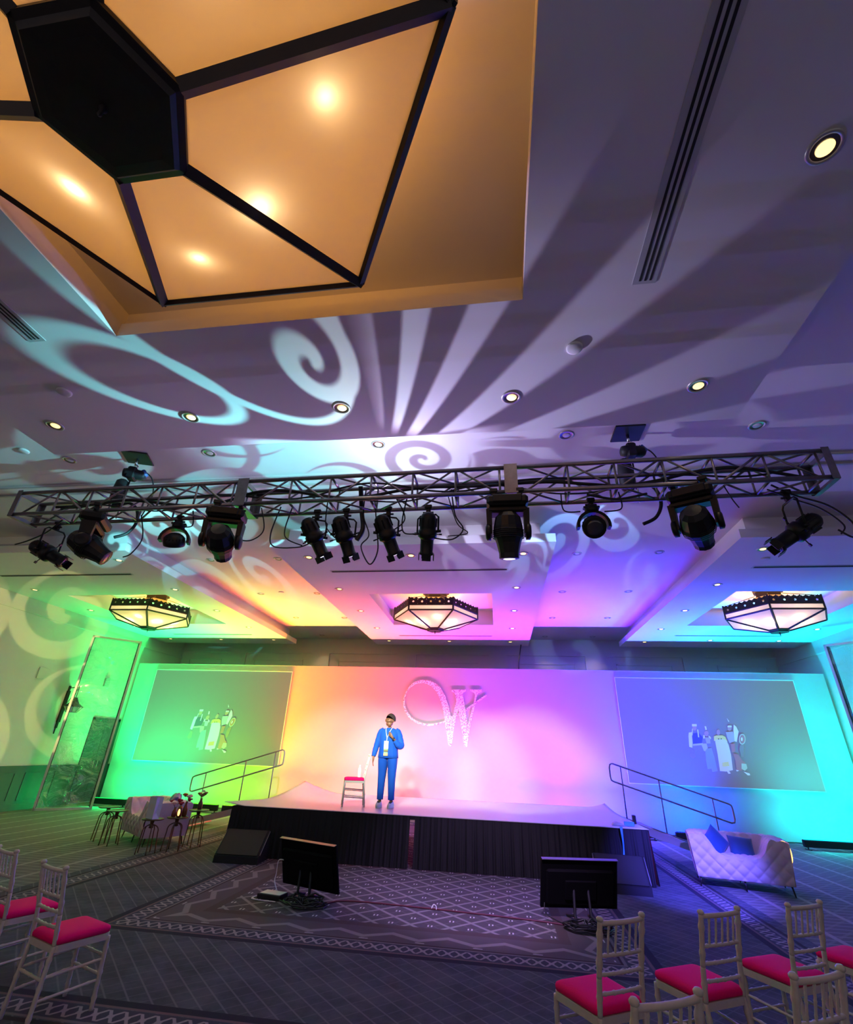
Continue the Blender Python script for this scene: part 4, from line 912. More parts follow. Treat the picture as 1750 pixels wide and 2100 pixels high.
FIG = [('w',[(1.837,1.337),(1.923,1.352),(1.906,1.141),(1.853,0.944),(1.775,0.966),(1.81,1.237)]),
 ('d',[(1.916,1.314),(2.101,1.345),(2.191,1.224),(2.131,1.063),(1.883,1.03)]),
 ('s',[(2.076,1.469),(2.06,1.431),(2.033,1.403),(2.002,1.392),(1.975,1.401),(1.959,1.428),(1.959,1.465),(1.975,1.503),(2.002,1.532),(2.033,1.543),(2.06,1.534),(2.076,1.506)]),
 ('w',[(1.967,1.566),(2.097,1.57),(2.09,1.507),(1.96,1.503)]),
 ('w',[(1.944,1.44),(1.967,1.441),(1.925,1.265),(1.903,1.264)]),
 ('w',[(2.081,1.431),(2.111,1.42),(2.095,1.221),(2.063,1.22)]),
 ('c',[(1.886,1.043),(2.159,1.076),(2.155,1.027),(1.876,0.994)]),
 ('c',[(2.106,1.062),(2.259,1.067),(2.267,0.874),(2.209,0.836),(2.143,0.882)]),
 ('b',[(1.82,0.907),(1.894,0.897),(1.895,0.717),(1.809,0.666),(1.745,0.724)]),
 ('w',[(2.298,1.519),(2.342,1.514),(2.343,1.427),(2.301,1.413)]),
 ('s',[(2.37,1.328),(2.354,1.292),(2.326,1.265),(2.293,1.254),(2.264,1.263),(2.247,1.289),(2.247,1.325),(2.263,1.361),(2.291,1.388),(2.324,1.399),(2.353,1.39),(2.369,1.364)]),
 ('w',[(2.217,1.287),(2.253,1.275),(2.235,1.195),(2.191,1.193)]),
 ('w',[(2.355,1.279),(2.408,1.231),(2.397,1.182),(2.343,1.192)]),
 ('l',[(2.242,1.226),(2.38,1.218),(2.36,1.071),(2.259,1.067)]),
 ('g',[(2.179,0.871),(2.242,0.933),(2.362,0.962),(2.387,0.735),(2.395,0.383),(2.253,0.354),(2.246,0.435),(2.144,0.42),(2.147,0.608)]),
 ('s',[(2.684,1.369),(2.668,1.33),(2.644,1.302),(2.618,1.291),(2.596,1.3),(2.584,1.328),(2.587,1.366),(2.602,1.405),(2.626,1.434),(2.652,1.445),(2.674,1.435),(2.686,1.408)]),
 ('w',[(2.497,1.173),(2.791,1.195),(2.833,1.05),(2.839,0.811),(2.796,0.422),(2.603,0.38),(2.457,0.386),(2.488,0.798)]),
 ('y',[(2.49,1.258),(2.56,1.285),(2.725,1.29),(2.793,1.256),(2.825,1.123),(2.769,1.182),(2.535,1.174),(2.469,1.135)]),
 ('y',[(2.555,0.6),(2.734,0.63),(2.732,0.513),(2.543,0.494)]),
 ('k',[(2.583,1.194),(2.606,1.211),(2.621,1.195),(2.598,1.176)]),
 ('k',[(2.654,1.2),(2.676,1.215),(2.692,1.201),(2.669,1.183)]),
 ('w',[(2.63,0.393),(2.692,0.395),(2.721,0.338),(2.663,0.325)]),
 ('w',[(2.946,1.752),(2.995,1.665),(2.97,1.648)]),
 ('s',[(3.015,1.491),(2.999,1.452),(2.972,1.423),(2.942,1.412),(2.917,1.421),(2.904,1.449),(2.906,1.487),(2.922,1.526),(2.949,1.556),(2.979,1.567),(3.004,1.557),(3.017,1.529)]),
 ('w',[(2.924,1.55),(3.026,1.553),(3.023,1.512),(2.908,1.509)]),
 ('l',[(2.834,1.38),(3.027,1.398),(3.032,1.154),(2.869,1.1),(2.838,1.233)]),
 ('w',[(3.091,1.586),(3.146,1.526),(3.179,1.403),(3.064,1.131),(3.013,1.153),(3.046,1.424)]),
 ('r',[(2.889,1.076),(3.005,1.092),(2.968,0.887),(2.875,0.86)]),
 ('r',[(2.894,0.837),(3.026,0.818),(3.1,0.667),(3.153,0.634),(3.151,0.529),(3.015,0.419),(2.892,0.414),(2.917,0.672)]),
 ('c',[(3.058,0.595),(3.178,0.588),(3.182,0.484),(3.099,0.417),(3.026,0.466)]),
 ('b',[(3.134,1.06),(3.234,1.064),(3.16,0.763),(3.095,0.749),(3.08,0.939)]),
 ('c',[(3.316,1.212),(3.287,1.14),(3.241,1.088),(3.191,1.067),(3.151,1.085),(3.13,1.135),(3.135,1.206),(3.165,1.277),(3.211,1.331),(3.261,1.351),(3.302,1.334),(3.322,1.282)]),
 ('r',[(3.294,1.211),(3.271,1.154),(3.236,1.113),(3.198,1.096),(3.168,1.11),(3.154,1.151),(3.158,1.206),(3.181,1.263),(3.216,1.306),(3.254,1.322),(3.284,1.308),(3.299,1.267)]),
 ('w',[(3.236,1.209),(3.227,1.184),(3.214,1.166),(3.201,1.159),(3.192,1.166),(3.188,1.183),(3.191,1.208),(3.2,1.232),(3.212,1.25),(3.225,1.257),(3.235,1.251),(3.239,1.233)]),
 ('w',[(2.873,0.437),(2.953,0.417),(2.886,0.391)]),
 ('w',[(3.058,0.398),(3.205,0.358),(3.206,0.312),(3.145,0.31)])]
for x0, lb in ((-11.86, 'grey projection screen on left half of backdrop showing four costumed dancers'), (3.60, 'grey projection screen on right half of backdrop showing four costumed dancers')):
    t = thing('projection_screen', lb, 'projection screen', (x0, BDY-0.045, 1.2), 0, 'projection screens on the backdrop')
    MB().box((0, 0, 0), (5.0, 0.03, 2.81)).build('screen_surface', M['screen'], t)
    MB().box((-0.02, -0.003, -0.02), (5.02, 0.03, 0)).box((-0.02, -0.003, 2.81), (5.02, 0.03, 2.83)).box((-0.02, -0.003, 0), (0, 0.03, 2.81)).box((5.0, -0.003, 0), (5.02, 0.03, 2.81)).build('border', M['edge'], t)
    mb = MB()
    for i, (k, P) in enumerate(FIG):
        mb.cur = PK.index(k); y = -0.002-0.0006*i
        mb.add([(p[0], y, p[1]) for p in P], [tuple(range(len(P)))])
    mb.build('projected_picture', [PIC[k] for k in PK], t)
# glittering W with a looping flourish
LOGO_LOOP = ([(-2.41, 3.845), (-2.608, 3.794), (-2.783, 3.669), (-2.913, 3.48), (-2.978, 3.294), (-2.987, 3.111), (-2.923, 2.896), (-2.792, 2.722), (-2.591, 2.587), (-2.355, 2.506), (-2.124, 2.49), (-1.896, 2.528), (-1.65, 2.599)],
 [(-1.65, 2.645), (-1.897, 2.575), (-2.126, 2.548), (-2.338, 2.564), (-2.574, 2.648), (-2.746, 2.776), (-2.872, 2.933), (-2.932, 3.112), (-2.923, 3.295), (-2.85, 3.5), (-2.702, 3.651), (-2.545, 3.729), (-2.366, 3.746)])
LOGO = [[(-2.41, 3.845), (-2.169, 3.83), (-1.968, 3.75), (-1.806, 3.623), (-1.645, 3.378), (-1.523, 3.039), (-1.452, 2.758), (-1.422, 2.655), (-1.4, 2.414), (-1.38, 2.244), (-1.432, 1.949), (-1.516, 1.946), (-1.568, 2.238), (-1.629, 2.527), (-1.694, 2.928), (-1.798, 3.248), (-1.921, 3.482), (-2.084, 3.645), (-2.245, 3.726), (-2.366, 3.746)],
 [(-1.422, 2.655), (-1.331, 3.079), (-1.265, 3.296), (-1.216, 3.047), (-1.345, 2.501), (-1.398, 2.193), (-1.429, 2.413)],
 [(-1.452, 3.565), (-0.985, 3.575), (-0.995, 3.511), (-1.072, 3.491), (-1.082, 3.391), (-1.005, 2.963), (-0.931, 2.548), (-0.894, 2.429), (-0.955, 1.948), (-1.043, 1.945), (-1.157, 2.627), (-1.235, 3.046), (-1.294, 3.259), (-1.334, 3.431), (-1.373, 3.49), (-1.442, 3.51)],
 [(-0.931, 2.548), (-0.737, 3.219), (-0.697, 3.417), (-0.725, 3.471), (-0.782, 3.51), (-0.846, 3.532), (-0.85, 3.578), (-0.483, 3.585), (-0.494, 3.521), (-0.6, 3.483), (-0.639, 3.418), (-0.69, 3.202), (-0.778, 2.847), (-0.875, 2.43), (-0.955, 1.948), (-0.988, 2.172)],
 [(-1.452, 2.776), (-1.253, 2.851), (-0.996, 2.999), (-0.814, 3.128), (-0.526, 3.331), (-0.371, 3.433), (-0.324, 3.407), (-0.488, 3.296), (-0.68, 3.166), (-0.814, 3.074), (-0.996, 2.946), (-1.233, 2.799), (-1.423, 2.689)]]

def sequin():
    m = bpy.data.materials.new('sequins'); m.use_nodes = True; nt = NT(m.node_tree); b = nt.n['Principled BSDF']
    tc = nt.new('ShaderNodeTexCoord'); vo = nt.new('ShaderNodeTexVoronoi'); vo.inputs['Scale'].default_value = 55; nt.link(tc.outputs['Object'], vo.inputs['Vector'])
    sp = nt.new('ShaderNodeSeparateColor'); nt.link(vo.outputs['Color'], sp.inputs[0])
    nt.link(nt.mix(nt.ss(sp.outputs[0], 0.25, 0.5), (0.42, 0.26, 0.38), (1.0, 0.98, 1.0)), b.inputs['Base Color'])
    b.inputs['Roughness'].default_value = 0.55; b.inputs['Metallic'].default_value = 0.0
    bp = nt.new('ShaderNodeBump'); bp.inputs['Strength'].default_value = 0.3; bp.inputs['Distance'].default_value = 0.004; nt.link(sp.outputs[1], bp.inputs['Height']); nt.link(bp.outputs[0], b.inputs['Normal'])
    return m
M['sequin'] = sequin()
lg = MB()
LO, LI = LOGO_LOOP; lo = catmull([(p[0], 0, p[1]) for p in LO], 4); li = catmull([(p[0], 0, p[1]) for p in LI], 4)[::-1]
n = len(lo); Yf, Yb = BDY-0.038, BDY-0.012
lg.add([(p[0], Yf, p[2]) for p in lo]+[(p[0], Yf, p[2]) for p in li]+[(p[0], Yb, p[2]) for p in lo]+[(p[0], Yb, p[2]) for p in li],
       [(i, i+1, n+i+1, n+i) for i in range(n-1)]+[(2*n+i, 3*n+i, 3*n+i+1, 2*n+i+1) for i in range(n-1)]+[(i, 2*n+i, 2*n+i+1, i+1) for i in range(n-1)]+[(n+i, n+i+1, 3*n+i+1, 3*n+i) for i in range(n-1)])
for k, P in enumerate(LOGO): lg.prism(P, 0.025, 'XZ', BDY-0.037-0.001*k)
tag(lg.build('letter_sign', M['sequin']), 'glittering white letter W with looping flourish mounted on the backdrop', 'letter sign')

# ================================================================ LED BATTENS
def batten(x, c, lb):
    t = thing('led_batten', lb, 'stage light', (x, BAR_Y, 0), 0, 'LED battens along the foot of the backdrop')
    MB().cbox((0, 0, 0.125), (1.16, 0.10, 0.15), 0.012).build('housing', M['black'], t)
    le = mat('led_'+str(len(M)), c, 0.3, emit=c, estr=0.7); M['led%d' % len(M)] = le
    mb = MB().box((-0.55, -0.03, 0.198), (0.55, 0.03, 0.202))
    for k in range(18): mb.cbox((-0.53+k*1.06/17, 0, 0.205), (0.035, 0.05, 0.012))
    mb.build('led_row', le, t)
    for s_ in (-1, 1): MB().box((s_*0.5-0.02, -0.12, 0), (s_*0.5+0.02, 0.12, 0.012)).box((s_*0.5-0.006, -0.02, 0), (s_*0.5+0.006, 0.02, 0.06)).build('foot', M['black'], t)
BN = ['bright green light at the far left end', 'green light, second from left', 'yellow-green light behind left sofa', 'yellow-green light by the left steps', 'orange light at left end behind stage', 'orange light behind the stage chair', 'pink light behind stage centre', 'magenta light under the letter sign', 'purple light at right end behind stage',
      'blue light under the right steps', 'blue light behind the right sofa', 'cyan light right of the right sofa', 'cyan light at the far right end']
for (x, c, e), nm in zip(BARS, BN): batten(x, c, 'black floor LED batten throwing ' + nm)

# ================================================================ MIRROR-LIKE FILM FRAMES
def film():
    m = bpy.data.materials.new('clear_film'); m.use_nodes = True; nt = NT(m.node_tree); out = nt.n['Material Output']; nt.n.remove(nt.n['Principled BSDF'])
    a = nt.new('ShaderNodeBsdfTransparent'); a.inputs[0].default_value = (0.70, 0.74, 0.72, 1)
    g = nt.new('ShaderNodeBsdfGlossy'); g.inputs['Roughness'].default_value = 0.12; g.inputs[0].default_value = (0.8, 0.8, 0.8, 1)
    tc = nt.new('ShaderNodeTexCoord'); no = nt.new('ShaderNodeTexNoise'); no.inputs['Scale'].default_value = 2.6; no.inputs['Detail'].default_value = 5; no.inputs['Distortion'].default_value = 1.2; nt.link(tc.outputs['Object'], no.inputs['Vector'])
    bp = nt.new('ShaderNodeBump'); bp.inputs['Strength'].default_value = 1.0; bp.inputs['Distance'].default_value = 0.25; nt.link(no.outputs[0], bp.inputs['Height']); nt.link(bp.outputs[0], g.inputs['Normal'])
    mx = nt.new('ShaderNodeMixShader'); mx.inputs[0].default_value = 0.16; nt.link(a.outputs[0], mx.inputs[1]); nt.link(g.outputs[0], mx.inputs[2]); nt.link(mx.outputs[0], out.inputs[0])
    return m
M['film'] = film(); M['frame'] = mat('frame_aluminium', (0.50, 0.50, 0.48), 0.4, 0.5)
def film_frame(p, q, h, lb):
    L = math.hypot(q[0]-p[0], q[1]-p[1]); t = thing('film_frame', lb, 'screen frame', (p[0], p[1], 0), math.atan2(q[1]-p[1], q[0]-p[0]), 'tall metal frames at the side walls')
    w_ = 0.055
    MB().box((0, 0, 0), (w_, 0.14, h)).box((L-w_, 0, 0), (L, 0.14, h)).box((0, 0, 0), (L, 0.14, w_)).box((0, 0, h-w_), (L, 0.14, h)).build('frame', M['frame'], t)
    MB().box((w_, 0.05, w_), (w_+0.02, 0.19, h-w_)).box((L-w_-0.02, 0.05, w_), (L-w_, 0.19, h-w_)).build('inner_edge', M['black'], t)
    MB().grid(lambda u, v: (w_+(L-2*w_)*u, 0.03+0.012*math.sin(u*9+v*5)*math.sin(v*14), w_+(h-2*w_)*v), 14, 30).build('film', M['film'], t)
film_frame((-12.32, 13.22), (-11.33, 14.15), 4.62, 'tall aluminium frame of creased clear film standing by the left wall')
film_frame((8.72, 14.3), (9.45, 13.45), 4.72, 'tall aluminium frame of creased clear film standing by the right wall')

# ================================================================ LEFT WALL: SCONCE AND PLATES
t = thing('wall_sconce', 'black lantern wall sconce with flared hood on the left wall', 'wall lamp', (XL, 13.52, 0))
MB().box((0, -0.05, 2.16), (0.05, 0.05, 3.02)).box((0.0, -0.03, 2.0), (0.035, 0.03, 3.16)).box((0.0, -0.012, 1.85), (0.02, 0.012, 2.02)).build('back_plate', M['bronze'], t)
MB().tube([(0.03, 0, 3.10), (0.34, 0, 3.14), (0.34, 0, 3.10)], 0.012, 6).tube([(0.03, 0, 2.56), (0.34, 0, 3.12)], 0.008, 6).build('bracket', M['bronze'], t)
MB().lathe([(0.05, 0.24), (0.06, 0.20), (0.13, 0.08), (0.24, 0.0), (0.27, -0.01), (0.27, -0.02), (0.22, -0.01)], 8, c=(0.34, 0, 2.60), smooth=False).tube([(0.34, 0, 3.12), (0.34, 0, 2.82)], 0.01, 6).build('hood', M['bronze'], t)
lt = MB().lathe([(0.22, -0.012), (0.21, -0.04), (0.14, -0.14), (0.0, -0.15)], 8, c=(0.34, 0, 2.60), smooth=False).build('glass_bowl', M['glass'], t)
mb = MB()
for k in range(8): a = 2*PI*k/8; mb.tube([(0.34+0.25*math.cos(a), 0.25*math.sin(a), 2.585), (0.34+0.14*math.cos(a), 0.14*math.sin(a), 2.44)], 0.006, 5)
mb.lathe([(0.145, 0.0), (0.145, -0.012)], 8, c=(0.34, 0, 2.445), smooth=False).build('cage', M['bronze'], t)
o = MB().cbox((XL+0.015, 12.41, 3.37), (0.03, 0.26, 0.30), 0.006).build('wall_plate', M['wall']); tag(o, 'pale square plate high on the left wall, left of the sconce', 'wall plate')
o = MB().cbox((XL+0.03, 14.88, 3.43), (0.06, 0.20, 0.26), 0.008).build('wall_box', M['vent']); tag(o, 'small grey box on left wall seen through the film frame', 'wall box')
# cable from the middle ceiling panel down behind the backdrop
o = MB().tube(catmull([(0.86, 17.0, ZP), (0.80, 16.7, 4.9), (0.72, 16.4, 4.4), (0.70, 16.3, 3.6)], 6), 0.018, 6).build('hanging_cable', M['cable']); tag(o, 'black cable dropping from the middle ceiling panel behind the backdrop', 'cable')
# ================================================================ CHIAVARI CHAIRS
M['chair'] = mat('chair_limewash', (0.56, 0.49, 0.43), 0.42, noise=0.12, scale=25, bump=0.15)
M['pink'] = mat('pink_cushion', (0.84, 0.003, 0.14), 0.85, noise=0.1, scale=120, bump=0.15, spec=0.15)
def bamboo(mb, p, q, r, nodes=4, bow=None):
    p = Vector(p); q = Vector(q); pts = []; rs = []; N = nodes*6+6
    for i in range(N+1):
        t = i/N; a = p.lerp(q, t)
        if bow: a = a+Vector(bow)*(4*t*(1-t))
        pts.append(a); ph = (t*(nodes+0.0)+0.5) % 1.0; k = abs(ph-0.5)*2
        rs.append(r*(1.0+(0.28 if k > 0.86 else 0.0)))
    mb.tube(pts, rs, 8)
def chair_make(cush=True):
    t = thing('chiavari_chair', 'x', 'chair')
    wb, wf, db, df = 0.165, 0.185, -0.19, 0.185
    for s_ in (-1, 1):
        mb = MB(); lo = [Vector((s_*(wb+0.012), db-0.035, 0)), Vector((s_*wb, db, 0.44)), Vector((s_*wb, db-0.025, 0.62)), Vector((s_*(wb+0.004), db-0.085, 0.895))]
        for a, b_, n in ((0, 1, 3), (1, 2, 1), (2, 3, 2)): bamboo(mb, lo[a], lo[b_], 0.0155, n)
        mb.lathe([(0.013, 0.0), (0.020, 0.008), (0.021, 0.018), (0.012, 0.028), (0.0, 0.030)], 12, c=tuple(lo[3]-Vector((0, 0, 0.004))))
        mb.build('back_leg', M['chair'], t)
        mb = MB(); bamboo(mb, (s_*(wf+0.006), df+0.012, 0), (s_*wf, df, 0.425), 0.0155, 3); mb.build('front_leg', M['chair'], t)
    # seat frame
    mb = MB(); 
    def outline(o, n=40):
        P = []
        for (cx, cy, a0) in ((wf-0.03, df-0.03, 0), (-wf+0.03, df-0.03, 90), (-wb+0.02, db+0.03, 180), (wb-0.02, db+0.03, 270)):
            for k in range(7):
                a = R(a0+15*k); P.append((cx+(0.045+o)*math.cos(a), cy+(0.045+o)*math.sin(a)))
        return P
    mb.prism(outline(0.0), 0.04, 'XY', 0.405); mb.build('seat_frame', M['chair'], t)
    if cush:
        P = outline(-0.004); c = MB(); n = len(P); rings = []
        for z, k in ((0.446, 0.95), (0.450, 1.0), (0.468, 1.015), (0.482, 0.99), (0.492, 0.9), (0.499, 0.7), (0.502, 0.4), (0.503, 0.0)):
            rings.append([(p[0]*k, p[1]*k, z) for p in P])
        c.add([v for r_ in rings for v in r_], [(i*n+k, i*n+(k+1) % n, (i+1)*n+(k+1) % n, (i+1)*n+k) for i in range(len(rings)-1) for k in range(n)]+[tuple(range(n))[::-1]], True)
        c.build('cushion', M['pink'], t)
    def by(z): return db-0.025-0.06*(z-0.62)/0.275 if z > 0.62 else db-0.025*(z-0.44)/0.18
    for z, r_ in ((0.885, 0.0145),):
        mb = MB(); bamboo(mb, (-wb, by(z), z), (wb, by(z), z), r_, 6, (0, -0.018, 0)); mb.build('top_rail', M['chair'], t)
    for z in (0.725, 0.635, 0.545):
        mb = MB(); bamboo(mb, (-wb, by(z), z), (wb, by(z), z), 0.0105, 5, (0, -0.012, 0)); mb.build('back_rail', M['chair'], t)
    for k in range(5):
        u = (k+1)/6; x = -wb+2*wb*u; bo = 4*u*(1-u)
        mb = MB(); bamboo(mb, (x, by(0.725)-0.012*bo, 0.725), (x, by(0.885)-0.018*bo, 0.885), 0.0065, 3); mb.build('spindle', M['chair'], t)
    for z in (0.15, 0.27):
        for s_ in (-1, 1):
            mb = MB(); bamboo(mb, (s_*wb, db-0.02, z), (s_*wf, df+0.006, z+0.02), 0.0095, 3); mb.build('stretcher', M['chair'], t)
    for z in (0.20, 0.31):
        mb = MB(); bamboo(mb, (-wf, df+0.006, z), (wf, df+0.006, z), 0.0095, 3); mb.build('stretcher', M['chair'], t)
    mb = MB(); bamboo(mb, (-wb, db-0.015, 0.26), (wb, db-0.015, 0.26), 0.0095, 3); mb.build('stretcher', M['chair'], t)
    return t
proto = chair_make(); first = True
CG = 'audience chairs with pink cushions'
def seatpos(x1, y1, x2, y2):
    """posts' tops -> chair origin and yaw"""
    a = math.atan2(y2-y1, x2-x1); mx_, my_ = (x1+x2)/2, (y1+y2)/2
    return (mx_-math.sin(a)*0.275, my_+math.cos(a)*0.275, a)
for (x1, y1, x2, y2, lb) in ((0.54, 3.76, 0.89, 3.98, 'chiavari chair with pink cushion, right group back row, nearest the dark monitor'),
        (1.25, 4.12, 1.57, 4.31, 'chiavari chair with pink cushion, right group back row, second from left'),
        (1.95, 4.50, 2.28, 4.69, 'chiavari chair with pink cushion, right group back row, third from left'),
        (2.66, 4.88, 2.98, 5.07, 'chiavari chair cut off by right picture edge, only its pink cushion showing'),
        (0.49, 2.67, 0.82, 2.85, 'chiavari chair of front right row, only its curved back top showing at bottom centre-right'),
        (1.29, 3.12, 1.64, 3.32, 'chiavari chair of front right row, back with spindles showing at bottom right corner'),
        (-3.52, 4.06, -3.21, 3.93, 'whole chiavari chair with pink cushion at the lower left of the room'),
        (-4.33, 4.44, -4.01, 4.30, 'chiavari chair with pink cushion cut off by the left picture edge')):
    x, y, a = seatpos(x1, y1, x2, y2)
    o = proto if first else dup(proto); first = False
    o.location = (x, y, 0); o.rotation_euler = (0, 0, a); tag(o, lb, 'chair', CG)
o = dup(proto); o.location = (-2.90, 10.62, SZ+0.006); o.rotation_euler = (0, 0, R(108)); tag(o, 'single white chiavari chair with pink cushion on the stage beside the speaker', 'chair'); 
if 'group' in o: del o['group']
t = thing('water_bottle', 'clear water bottle with white label standing on the stage chair', 'bottle', (-2.80, 10.60, SZ+0.506))
MB().lathe([(0.0, 0.0), (0.032, 0.001), (0.034, 0.01), (0.034, 0.13), (0.028, 0.155), (0.014, 0.18), (0.013, 0.20)], 16).build('body', M['white'], t)
MB().lathe([(0.0155, 0.198), (0.0155, 0.218), (0.0, 0.219)], 14).build('cap', M['edge'], t)

# ================================================================ TUFTED SOFAS
M['velvet'] = mat('pale_velvet', (0.60, 0.50, 0.47), 0.8, noise=0.06, scale=20, sheen=0.3)
M['leg'] = mat('dark_metal_leg', (0.03, 0.025, 0.025), 0.35, 0.7)
def tuft(a, b_):
    """depth of diamond tufting at surface coordinates in metres"""
    p = 0.185; u = (a+b_)/p; v = (a-b_)/p
    fu = abs(math.sin(PI*u)); fv = abs(math.sin(PI*v))
    return 0.034*(min(1, (fu*fv)**0.38))
def sofa(x, y, rz, lb):
    t = thing('tufted_sofa', lb, 'sofa', (x, y, 0), rz, 'pale tufted sofas either side of the stage')
    W, D, Z0 = 0.70, 0.40, 0.135
    def top(u, v):
        # u across -1..1, v depth 0 front..1 back
        def s(e, a, b_): q = min(1, max(0, (e-a)/(b_-a))); return q*q*(3-2*q)
        side = s(abs(u), 0.36+0.05*v, 0.70); back = s(v, 0.52, 0.82)
        h = 0.455+0.27*max(side, back)
        return h-0.03*max(0, abs(u)-0.85)/0.15-0.03*max(0, v-0.9)/0.1
    nu, nv = 90, 56
    body = MB()
    def ft(i, j):
        u = -1+2*i; v = j; x_ = W*u; y_ = -D+2*D*v
        return (x_, y_, top(u, v)+tuft(x_, y_+0.04)*1.0-0.03)
    body.grid(ft, nu, nv)
    def front(i, j):
        u = -1+2*i; zt = top(u, 0)-0.03; z = Z0+(zt-Z0)*j; x_ = W*u*(0.93+0.07*j)
        e = math.sin(PI*min(1, j*1.0))**0.5*0.5+0.5
        return (x_, -D-0.02*math.sin(PI*j)-tuft(x_, z)*e*(1 if 0.02 < j < 0.98 else 0.3)+(0.03*(1-j)), z+ (tuft(x_, -D+0.04) if j > 0.99 else 0))
    body.grid(front, nu, 40)
    body.build('tufted_shell', M['velvet'], t)
    sd = MB()
    for s_ in (-1, 1):
        def side(i, j):
            v = i; zt = top(1, v)+0.003; z = Z0+(zt-Z0)*j; e = 0.93+0.07*j
            return (s_*W*(e+0.012), -D-0.012+(2*D+0.02)*v, z)
        sd.grid(side, 14, 8, flip=(s_ < 0))
    def back(i, j):
        u = -1+2*i; zt = top(u, 1)+0.003; z = Z0+(zt-Z0)*j; return (W*u*(0.942+0.07*j), D+0.008, z)
    sd.grid(back, 20, 8, flip=True)
    sd.add([(-W*0.94, -D+0.03, Z0), (W*0.94, -D+0.03, Z0), (W*0.94, D, Z0), (-W*0.94, D, Z0)], [(0,3,2,1)])
    sd.build('outer_panel', M['velvet'], t)
    for sx in (-0.88, 0, 0.88):
        for sy in (-0.8, 0.85): MB().tube([(W*sx, D*sy, Z0+0.01), (W*sx*1.03, D*sy*1.08, 0.0)], [0.017, 0.008], 8).build('leg', M['leg'], t)
    return t
sofa(3.86, 10.20, R(-15), 'pale button-tufted sofa with two blue cushions right of the stage')
sofa(-6.92, 10.50, R(-37), 'pale button-tufted sofa left of the stage behind small bronze tables')
M['blue'] = mat('blue_velvet', (0.012, 0.085, 0.22), 0.7, sheen=0.4, noise=0.15, scale=8)
M['teal'] = mat('teal_velvet', (0.01, 0.20, 0.26), 0.7, sheen=0.3, noise=0.15, scale=8)
M['purple'] = mat('purple_velvet', (0.13, 0.09, 0.32), 0.7, sheen=0.3, noise=0.15, scale=8)
def cushion(loc, rot, sz, m, lb, g):
    def f(u, v, s_):
        x = -1+2*u; y = -1+2*v; k = max(0, (1-x**4))*max(0, (1-y**4)); pin = 1-0.07*(1-abs(x)**2)*(abs(y)**3)-0.07*(1-abs(y)**2)*(abs(x)**3)
        return (x*sz/2*pin, y*sz/2*pin, s_*0.075*k**0.55)
    mb = MB(); mb.grid(lambda u, v: f(u, v, 1), 22, 22).grid(lambda u, v: f(u, v, -1), 22, 22, flip=True)
    o = mb.build('cushion', m); o.location = loc; o.rotation_euler = rot; tag(o, lb, 'cushion', g)
cushion((3.58, 10.26, 0.585), (R(70), R(-38), R(28)), 0.37, M['blue'], 'blue velvet cushion leaning in the left corner of the right sofa', 'cushions on the right sofa')
cushion((3.97, 10.24, 0.52), (R(55), R(4), R(-12)), 0.37, M['blue'], 'blue velvet cushion lying in the middle of the right sofa', 'cushions on the right sofa')
cushion((-6.70, 10.62, 0.64), (R(66), R(0), R(-40)), 0.38, M['teal'], 'teal cushion on the left sofa, just behind the white gift bag', 'cushions on the left sofa')
cushion((-6.50, 10.32, 0.66), (R(66), R(10), R(-60)), 0.36, M['purple'], 'purple cushion on the left sofa, behind the flowers', 'cushions on the left sofa')
M['orangeglow'] = mat('orange_glow', (1, 0.7, 0.3), 0.4, emit=(1.0, 0.50, 0.12), estr=3.2)
o = MB().tube(catmull([(4.37, 9.79, .66), (4.41, 9.765, .70), (4.46, 9.76, .67), (4.485, 9.745, .58), (4.47, 9.735, .46), (4.43, 9.745, .42), (4.41, 9.755, .47)], 6), 0.013, 8).build('light_patch_glow', M['orangeglow']); tag(o, 'curled orange glow added for a light patch on the right arm of the right sofa', 'light patch')  # added glowing shape in place of a patch of orange projected light

# ================================================================ ACCENT TABLES, BAG, FLOWERS
M['antique'] = mat('antique_bronze', (0.14, 0.085, 0.05), 0.38, 0.8, noise=0.25, scale=20)
def table(x, y, h, rz, lb, r=0.185):
    t = thing('accent_table', lb, 'side table', (x, y, 0), rz, 'small bronze accent tables beside the left sofa')
    MB().lathe([(0.0, h-0.018), (r-0.01, h-0.018), (r, h-0.010), (r, h), (r-0.012, h), (r-0.016, h-0.006), (0.0, h-0.006)], 28).build('table_top', M['antique'], t)
    MB().lathe([(0.06, h-0.018), (0.035, h-0.04), (0.028, h-0.10), (0.04, h-0.14), (0.0, h-0.15)], 14).build('hub', M['antique'], t)
    for k in range(5):
        a = 2*PI*k/5; c, s_ = math.cos(a), math.sin(a)
        P = [(0.02, h-0.09), (0.06, h-0.10), (0.105, h-0.125), (0.13, h-0.17), (0.135, h-0.24), (0.165, 0.0)]
        MB().tube(catmull([(p[0]*c, p[0]*s_, p[1]) for p in P], 5), 0.0095, 6).build('leg', M['antique'], t)
    return t
TB = [(-7.32, 9.85, 0.555, 0.2, 'bronze accent table left of left sofa, nearer of the pair'), (-7.78, 10.18, 0.565, 0.9, 'bronze accent table left of left sofa, farther of the pair'),
      (-6.22, 9.36, 0.52, 0.4, 'bronze accent table carrying the white gift bag'), (-5.98, 9.74, 0.52, 1.1, 'bronze accent table carrying the flower vase and candle holder'), (-5.86, 10.22, 0.60, 0.1, 'bronze accent table carrying the tall dried flower vase')]
for a in TB: table(*a)
M['paper'] = mat('white_paper', (0.62, 0.64, 0.72), 0.6)
t = thing('gift_bag', 'white paper gift bag standing on a bronze accent table', 'gift bag', (-6.24, 9.36, 0.52), R(-28))
bg_ = MB(); w0, d0, h0 = 0.115, 0.06, 0.34
